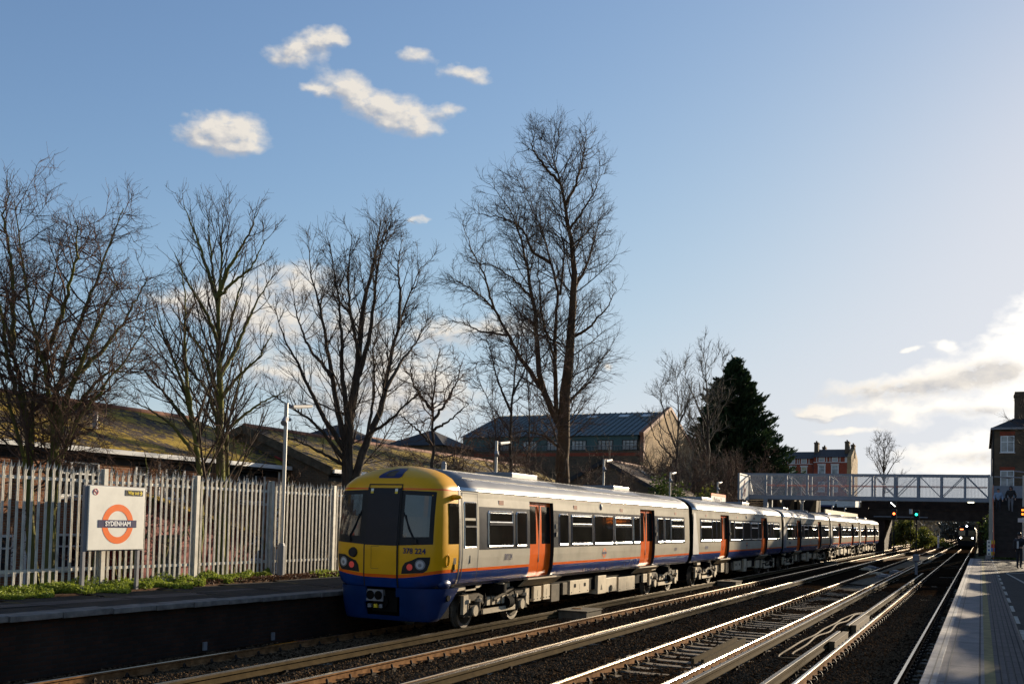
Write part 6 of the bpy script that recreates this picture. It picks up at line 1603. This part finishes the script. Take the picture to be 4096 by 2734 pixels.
tree('round-headed bare tree standing beyond the middle of the footbridge',P_('G'),11,twig='twiggrey',l1=2.0,l2=1.8,l3=1.8,s1=.34,up=.10,rmin=.016,ang=42,zg=3.0,tmin=.7)
tree('bare tree leaning in behind the conifer, left of the red terrace',auto_limbs(-32,150,4,13.5,9,1.2,3,.2),12,twig='twiggrey',l1=1.4,l2=1.6,l3=1.6,rmin=.016,zg=4,tmin=.6)
tree('bare tree overhanging the chimney at the right edge of the photo',auto_limbs(5.2,80,.8,14.5,14,1.5,5,.2),13,twig='twig',l1=1.6,l2=2.2,l3=2.2,rmin=.010,zg=.8,tmin=.5)
sh=[(-19.5,33.5,4.6,7,3.2),(-20.5,39,5.2,8,3.6),(-20,44,5.4,9,3.4),(-21,50,5.6,9,4.0),(-19.5,56,5.0,9,3.6),(-20.5,62,5.6,9,4.0)]
shl=['low bare thicket behind the front of the yellow cab','low bare thicket of twigs above the second roof pod','bare thicket by the lamp post on the train roof line','bare thicket at the foot of the tallest tree, left side','bare thicket at the foot of the tallest tree, right side','bare thicket before the brown tiled roof']
for k,(x,y,h,n,s) in enumerate(sh):
    tree(shl[k],stems(x,y,GROUND_Z,h,n,s,20+k,.05),40+k,cat='shrub',name='bare_shrub',twig='twigred' if k%2 else 'twig',group='bare thickets behind the train',l1=3.2,l2=4.0,l3=3.0,s1=.36,up=.06,rmin=.007,ang=55,wob=.28,tmin=.3)
sh2=[(-23.5,80,9.5,9,5),(-22.5,88,10.5,10,5.5),(-23,97,10,10,5.5),(-21.5,76,7,9,4.5),(-20,84,7.5,10,4.5)]
shl2=['tall twiggy thicket overlapping the yellow gable end','tall twiggy thicket around the thin tree by the conifer','dense dark twiggy thicket against the foot of the conifer','lower thicket behind the lamp post after the first carriage','lower thicket behind the Platform 2 board']
for k,(x,y,h,n,s) in enumerate(sh2):
    tree(shl2[k],stems(x,y,GROUND_Z,h,n,s,30+k,.07),60+k,cat='shrub',name='bare_shrub',twig='twig' if k%2 else 'twigred',group='tall thickets left of the conifer',l1=2.2,l2=3.2,l3=2.4,s1=.30,up=.10,rmin=.010,ang=45,wob=.2,tmin=.5)
for k,(x,y,h) in enumerate([(-20.5,9.5,5.5),(-21.5,13.5,5),(-20.2,18.8,4.2),(-21,23.8,3.8)]):
    tree(['tangled undergrowth at the far left behind the fence','tangled undergrowth behind the fence left of the station sign','tangled undergrowth behind the station sign','tangled undergrowth behind the fence by the lamp post'][k],stems(x,y,GROUND_Z,h,8,2.8,80+k,.03),90+k,cat='shrub',name='bare_shrub',bark='barkgreen',twig='twigred',group='undergrowth behind the fence',l1=3.5,l2=5,l3=4,s1=.4,up=.04,rmin=.005,ang=58,wob=.3,tmin=.25)
# conifer
cx,cyy,ztop,zb=-26.6,116.0,22.3,2.0
cf=thing('conifer','big dark green conifer with ragged outline left of the footbridge','tree',(cx,cyy,GROUND_Z))
m=MB(); m.tube([(cx,cyy,.3),(cx,cyy,8),(cx+.1,cyy,16),(cx+.3,cyy,21.5)],[.45,.34,.2,.04],8); m.build('trunk',K['bark'],cf)
r=np.random.default_rng(17)
nb=1800; t_=r.random(nb)**.62; z=ztop-(ztop-zb)*t_; a=r.uniform(0,2*pi,nb); 
lump=1+.16*np.sin(a*3+z*.9)+.12*np.sin(a*5-z*1.7)
Rm=8.4*t_**.73*lump*r.uniform(.72,1.10,nb)+.15
axx=cx+.0+.25*(1-t_); ps=[];ds=[]
nl=46
for k in range(nl):
    f=np.sqrt(r.uniform(.15,1.0,nb)); w_=.10+.35*(1-f)
    rise=(f**2)*Rm*.30-.10*Rm*f
    px=axx+np.cos(a)*Rm*f+r.normal(size=nb)*w_; pyy=cyy+np.sin(a)*Rm*f+r.normal(size=nb)*w_; pz_=z+rise+r.normal(size=nb)*w_*.7
    ps.append(np.stack([px,pyy,pz_],-1)); ds.append(np.stack([np.cos(a)*.8,np.sin(a)*.8,np.full(nb,.75)],-1))
leaves('crown',np.concatenate(ps),.30,K['needle'],cf,r,np.concatenate(ds),.28)
# evergreen bushes
def bush(lb,c,R,n,s,mt,seed,grp=None,name='bush'):
    t=thing(name,lb,'bush',(c[0],c[1],c[2]-R[2]),grp)
    m=MB()
    for k in range(5): m.tube([(c[0]+.1*k-.2,c[1],c[2]-R[2]),(c[0]+(k-2)*R[0]*.2,c[1],c[2]),(c[0]+(k-2)*R[0]*.4,c[1],c[2]+R[2]*.6)],[.05,.04,.015],5)
    m.build('stem',K['bark'],t); leaf_cloud('foliage',c,R,n,s,K[mt],t,seed)
bush('yellow-green ivy bush left of the footbridge stair',(-18.5,72,3.0),(1.6,2.5,2.4),5000,.12,'bushyel',1)
bush('ivy bush by the Platform 2 board',(-18.6,62,2.8),(1.5,3.0,2.2),5000,.12,'ivy',2)
bush('tall yellow-green bush hanging by the left abutment of the road bridge',(-10.3,157,2.1),(1.5,2.0,2.1),5000,.16,'bushyel',3)
bush('ivy-covered bush just right of the taller one under the road bridge',(-8.6,170,1.3),(2.2,3.0,1.5),4000,.17,'bushyel',4)
bush('low mound of green scrub beside the slim white post',(-7.6,196,.8),(3.0,3,1.3),3500,.2,'bushyel',5)
bush('dark ivy mass on the right bank before the road bridge',(2.6,126,2.2),(2.3,7,3.4),7000,.18,'ivy',6)
bush('dark scrub on the bank past the end of the near platform',(1.9,88,.8),(1.5,6,1.5),5000,.14,'ivy',7)
# far cutting beyond the bridge: wood as one mass, distance haze put into its raised colour
r=np.random.default_rng(23); n=26000
y=r.uniform(230,420,n); side=r.random(n)
x=np.where(side<.5,r.uniform(-46,-13.5,n),r.uniform(-1.0,30,n)); mid=r.random(n)<.35
x=np.where(mid,r.uniform(-30,20,n),x); y=np.where(mid,r.uniform(430,470,n),y)
z=r.random(n)**1.4*np.where(mid,13,9)
o=stuff(leaves('far_woodland',np.stack([x,y,z],-1),.8,leaf_mat('hazy_bare_woodland',(.085,.074,.056),(.15,.13,.095),.1,.2),None,r)); o['label']='dim brown woodland lining the cutting beyond the road bridge'; o['category']='woodland'
# weeds, litter along the fence foot
m=MB(); m.prism([(-16.62,-2),(-16.15,-2),(-15.95,8),(-15.9,12),(-16.0,15),(-16.12,18),(-16.2,24),(-16.3,60),(-16.62,60)],'z',.88,.935); struct(m.build('soil_strip',K['soil']))
r=np.random.default_rng(31); n=26000
y=9+11.2*r.random(n)**.9; w_=.55*np.clip((20.6-y)/4,.25,1); x=-16.5+ (r.random(n)**1.3)*w_*(1+.35*np.sin(y*3.1)+.25*np.sin(y*7.3))
hh=(.10+.26*(vnoise(x*3,y*1.0,.45,7)**1.2))*np.clip(1-(x+16.5)/.95,.25,1)
z=.92+r.random(n)*hh
p1=np.stack([x,y,z],-1)
n=3500; y=20.9+5.5*r.random(n); x=-16.5+r.random(n)**1.5*.42; z=.92+r.random(n)*.20*(vnoise(x*3,y,.5,8)); p2=np.stack([x,y,z],-1)[(y>21.8)]
wd=stuff(leaves('weeds',np.concatenate([p1,p2]),.028,K['weed'],None,r)); wd['label']='bright green low weeds growing along the foot of the fence'; wd['category']='weeds'
n=5000; y=r.uniform(17,27,n); x=r.uniform(-16.55,-16.1,n); z=np.full(n,.935)+r.random(n)*.10
lt=stuff(leaves('leaf_litter',np.stack([x,y,z],-1),.030,leaf_mat('dead_leaf',(.05,.022,.012),(.19,.10,.055),.15,9),None,r)); lt['label']='brown dead leaves heaped at the foot of the fence'; lt['category']='dead leaves'
# ---------------------------------------------------------------- beside the near platform: unseen brick blocks added to shade it, then trees
SHL=['long brick station building nearest the camera on the right','brick station building just past the longest one','smallest brick outbuilding beside the near platform','small brick outbuilding just past the smallest one','brick waiting room in the middle of the near platform','second brick waiting room past the middle one','brick outbuilding nearest the bridge stairs']
for k,(y0,y1,zz) in enumerate(((13,21.6,5.15),(27.2,29.4,5.1),(32.6,33.8,5.0),(36.6,38.4,5.15),(42,45.6,5.2),(49,52.5,5.0),(57.5,60.2,5.1))):
    t=gable_house('station_building',SHL[k],4.5,8.3,y0,y1,zz,zz+.9,K['brickred'],K['slate'],zg=.9,gutter=False,cat='station building')
    t['group']='brick station buildings on the near platform'
    for a in np.arange(y0+.6,y1-1.2,2.4): window(t,'x',4.5,a,a+1.0,1.8,3.0,out=-1)
for k,(x,y,h) in enumerate(((9.5,46,10),(10.5,58,11),(9.0,34,9))):
    tree(['bare tree behind the middle waiting room','bare tree behind the outbuilding nearest the stairs','bare tree behind the smallest outbuilding'][k],auto_limbs(x,y,.8,h,12,1.3,50+k,.16),120+k,group='bare trees behind the station buildings',l1=2.0,l2=3,l3=2.5,rmin=.012,zg=.8,tmin=.4)
# ---------------------------------------------------------------- people
def person(lb,pos,face,coat,trous,pose,h=1.70,bag=False,hood=False):
    """one skinned body; coat and hair are children; face = heading angle (0 looks along +y)"""
    t=thing('person',lb,'person',pos); s=h/1.70
    rot=Matrix.Rotation(face,4,'Z')
    J={'pel':(0,0,.90),'wai':(0,.0,1.06),'che':(0,.01,1.28),'nec':(0,0,1.44),'hd0':(0,.01,1.50),'hd1':(0,.03,1.59),'hd2':(0,.02,1.67)}
    Rd={'pel':.13,'wai':.125,'che':.145,'nec':.06,'hd0':.07,'hd1':.095,'hd2':.075}
    E=[('pel','wai'),('wai','che'),('che','nec'),('nec','hd0'),('hd0','hd1'),('hd1','hd2')]
    for n_,sx in (('l',-1),('r',1)):
        hx=.09*sx
        kn,an,toe=pose['leg'+n_]; el,wr=pose['arm'+n_]
        J['hip'+n_]=(hx,0,.86); J['kne'+n_]=(hx+.01*sx,kn[0],kn[1]); J['ank'+n_]=(hx+.01*sx,an[0],an[1]); J['toe'+n_]=(hx+.03*sx,toe[0],toe[1])
        J['sho'+n_]=(.19*sx,0,1.39); J['elb'+n_]=(el[0]*sx,el[1],el[2]); J['wri'+n_]=(wr[0]*sx,wr[1],wr[2])
        d=(Vector(J['wri'+n_])-Vector(J['elb'+n_])).normalized()
        J['pal'+n_]=tuple(Vector(J['wri'+n_])+d*.09)
        Rd.update({'hip'+n_:.095,'kne'+n_:.062,'ank'+n_:.042,'toe'+n_:.035,'sho'+n_:.075,'elb'+n_:.048,'wri'+n_:.03,'pal'+n_:.034})
        E+=[('pel','hip'+n_),('hip'+n_,'kne'+n_),('kne'+n_,'ank'+n_),('ank'+n_,'toe'+n_),('che','sho'+n_),('sho'+n_,'elb'+n_),('elb'+n_,'wri'+n_),('wri'+n_,'pal'+n_)]
        w=d.orthogonal().normalized(); u=d.cross(w)
        for q in range(5):
            ln=[.055,.075,.082,.075,.06][q]; b=Vector(J['pal'+n_])+w*(q-2)*.016 if q else Vector(J['wri'+n_])+d*.03+w*.03
            dd=d if q else (d+w*.9).normalized()
            J['f%d%s'%(q,n_)]=tuple(b+dd*ln*.5+u*.008); J['g%d%s'%(q,n_)]=tuple(b+dd*ln+u*.025)
            Rd['f%d%s'%(q,n_)]=.010; Rd['g%d%s'%(q,n_)]=.008
            E+=[('pal'+n_ if q else 'wri'+n_,'f%d%s'%(q,n_)),('f%d%s'%(q,n_),'g%d%s'%(q,n_))]
    def skin(Jk,Ek,grow,name,root,sub=1):
        keys=list(Jk); me=bpy.data.meshes.new(name); me.from_pydata([Vector(J[k])*s for k in keys],[(keys.index(a),keys.index(b)) for a,b in Ek],[])
        o=bpy.data.objects.new(name,me); COL.objects.link(o)
        o.modifiers.new('Skin','SKIN'); sd=o.modifiers.new('Subdivision','SUBSURF'); sd.levels=sub; sd.render_levels=sub
        for i,k in enumerate(keys):
            v=me.skin_vertices[0].data[i]; v.radius=((Rd[k]+grow)*s,)*2; v.use_root=(k==root)
        dg=bpy.context.evaluated_depsgraph_get(); dg.update()
        me2=bpy.data.meshes.new_from_object(o.evaluated_get(dg)); bpy.data.objects.remove(o)
        me2.transform(rot); o=bpy.data.objects.new(name,me2); COL.objects.link(o); o.parent=t
        for p in me2.polygons: p.use_smooth=True
        return o
    body=skin(J,E,0,'body','pel',2)
    body.data.materials.clear()
    for mt in (K['skin'],K[trous],K['black']): body.data.materials.append(mt)
    for p in body.data.polygons:
        zc=p.center.z/s; lo=min(J['ankl'][1+1],J['ankr'][2])
        p.material_index = 1 if zc<.98 and abs((rot.inverted()@p.center).x)<.24*s else 0
        if zc<max(.10,0) and p.material_index==1: p.material_index=2
    ck=['pel','wai','che','nec']+[a+n_ for n_ in 'lr' for a in ('hip','sho','elb','wri')]
    Rd2=dict(Rd)
    c=skin(ck,[e for e in E if e[0] in ck and e[1] in ck],.028,'coat','pel',2); c.data.materials.clear(); c.data.materials.append(K[coat])
    m=MB(); hd=rot@(Vector(J['hd2'])*s); hd=Vector(pos)+hd
    f=rot@Vector((0,1,0)); sd_=rot@Vector((1,0,0))
    m.ball(hd-f*.025*s+Vector((0,0,.0)),.098*s,0,12,(1,1,.95))
    if hood: m.ball(hd-f*.03*s-Vector((0,0,.09)),.118*s,0,10,(1,1,1.15))
    m.build('hood' if hood else 'hair',K['coat1'] if hood else K['hair'],t)
    m=MB(); fc=Vector(pos)+rot@(Vector((0,.115,1.585))*s)
    m.ball(fc,.022*s,0,8,(.8,1.2,1.3))
    for q in (-1,1):
        m.ball(fc+sd_*.034*q-f*.012+Vector((0,0,.035)),.012,1,6); m.ball(Vector(pos)+rot@(Vector((.092*q,.02,1.585))*s),.025*s,0,6,(.5,1,1.4))
    m.ball(fc-Vector((0,0,.05))-f*.006,.022,2,6,(1.3,.5,.4)); m.build('face',[K['skin'],K['hair'],K['signred']],t)
    if bag:
        m=MB(); b=Vector(pos)+rot@(Vector((0,-.21,1.18))*s)
        m.box(b.x-.13,b.x+.13,b.y-.09,b.y+.09,b.z-.24,b.z+.20); m.build('backpack',K['coat3'],t,bevel=.05)
        m=MB(); m.box(b.x+.02,b.x+.10,b.y-.105,b.y-.09,b.z-.20,b.z+.15); m.build('pale_strap',K['bagwhite'],t)
    return t
stand={'legl':((.03,.47),(-.02,.08),(.12,.03)),'legr':((.02,.47),(-.03,.08),(.11,.03)),'arml':((.27,-.03,1.12),(.24,.10,.90)),'armr':((.27,.08,1.14),(.10,.22,1.46))}
down={'legl':((.16,.55),(.10,.16),(.24,.11)),'legr':((.02,.45),(-.10,.08),(.03,.02)),'arml':((.28,-.02,1.12),(.27,.14,.93)),'armr':((.28,.0,1.12),(.26,.16,.92))}
person('person in a dark coat standing near the stairs with a pale striped backpack',(1.66,52.9,.913),radians(-40),'coat1','trouser',stand,1.68,bag=True)
person('person in a pale blue jacket coming down the stairs on the left',(1.06,75.3,3.98),radians(180),'coat2','trouser',down,1.62)
person('person in a black hooded jacket coming down the stairs on the right',(1.83,75.3,3.98),radians(172),'coat3','trouserpale',down,1.80,hood=True)

for k,(x0,x1,y0,y1,ze,zr) in enumerate(((13,24,64,84,6.5,9.5),(14,26,88,112,7.5,10.5),(12,22,118,146,8.0,11),(13,26,152,186,8.5,12),(12,28,192,240,8,11.5),(30,44,30,60,7,10),(32,46,250,330,9,12))):
    gable_house('brick_house',['brick house right of the station buildings, level with the stairs','brick house right of the tall building','brick house behind the tall building on the right','long brick house past the road bridge on the right','longest brick terrace past the road bridge on the right','brick house right of the near platform, farthest from the rails','farthest brick terrace on the right'][k],x0,x1,y0,y1,ze,zr,K['brickbrown'],K['slate'],zg=.5,gutter=False)
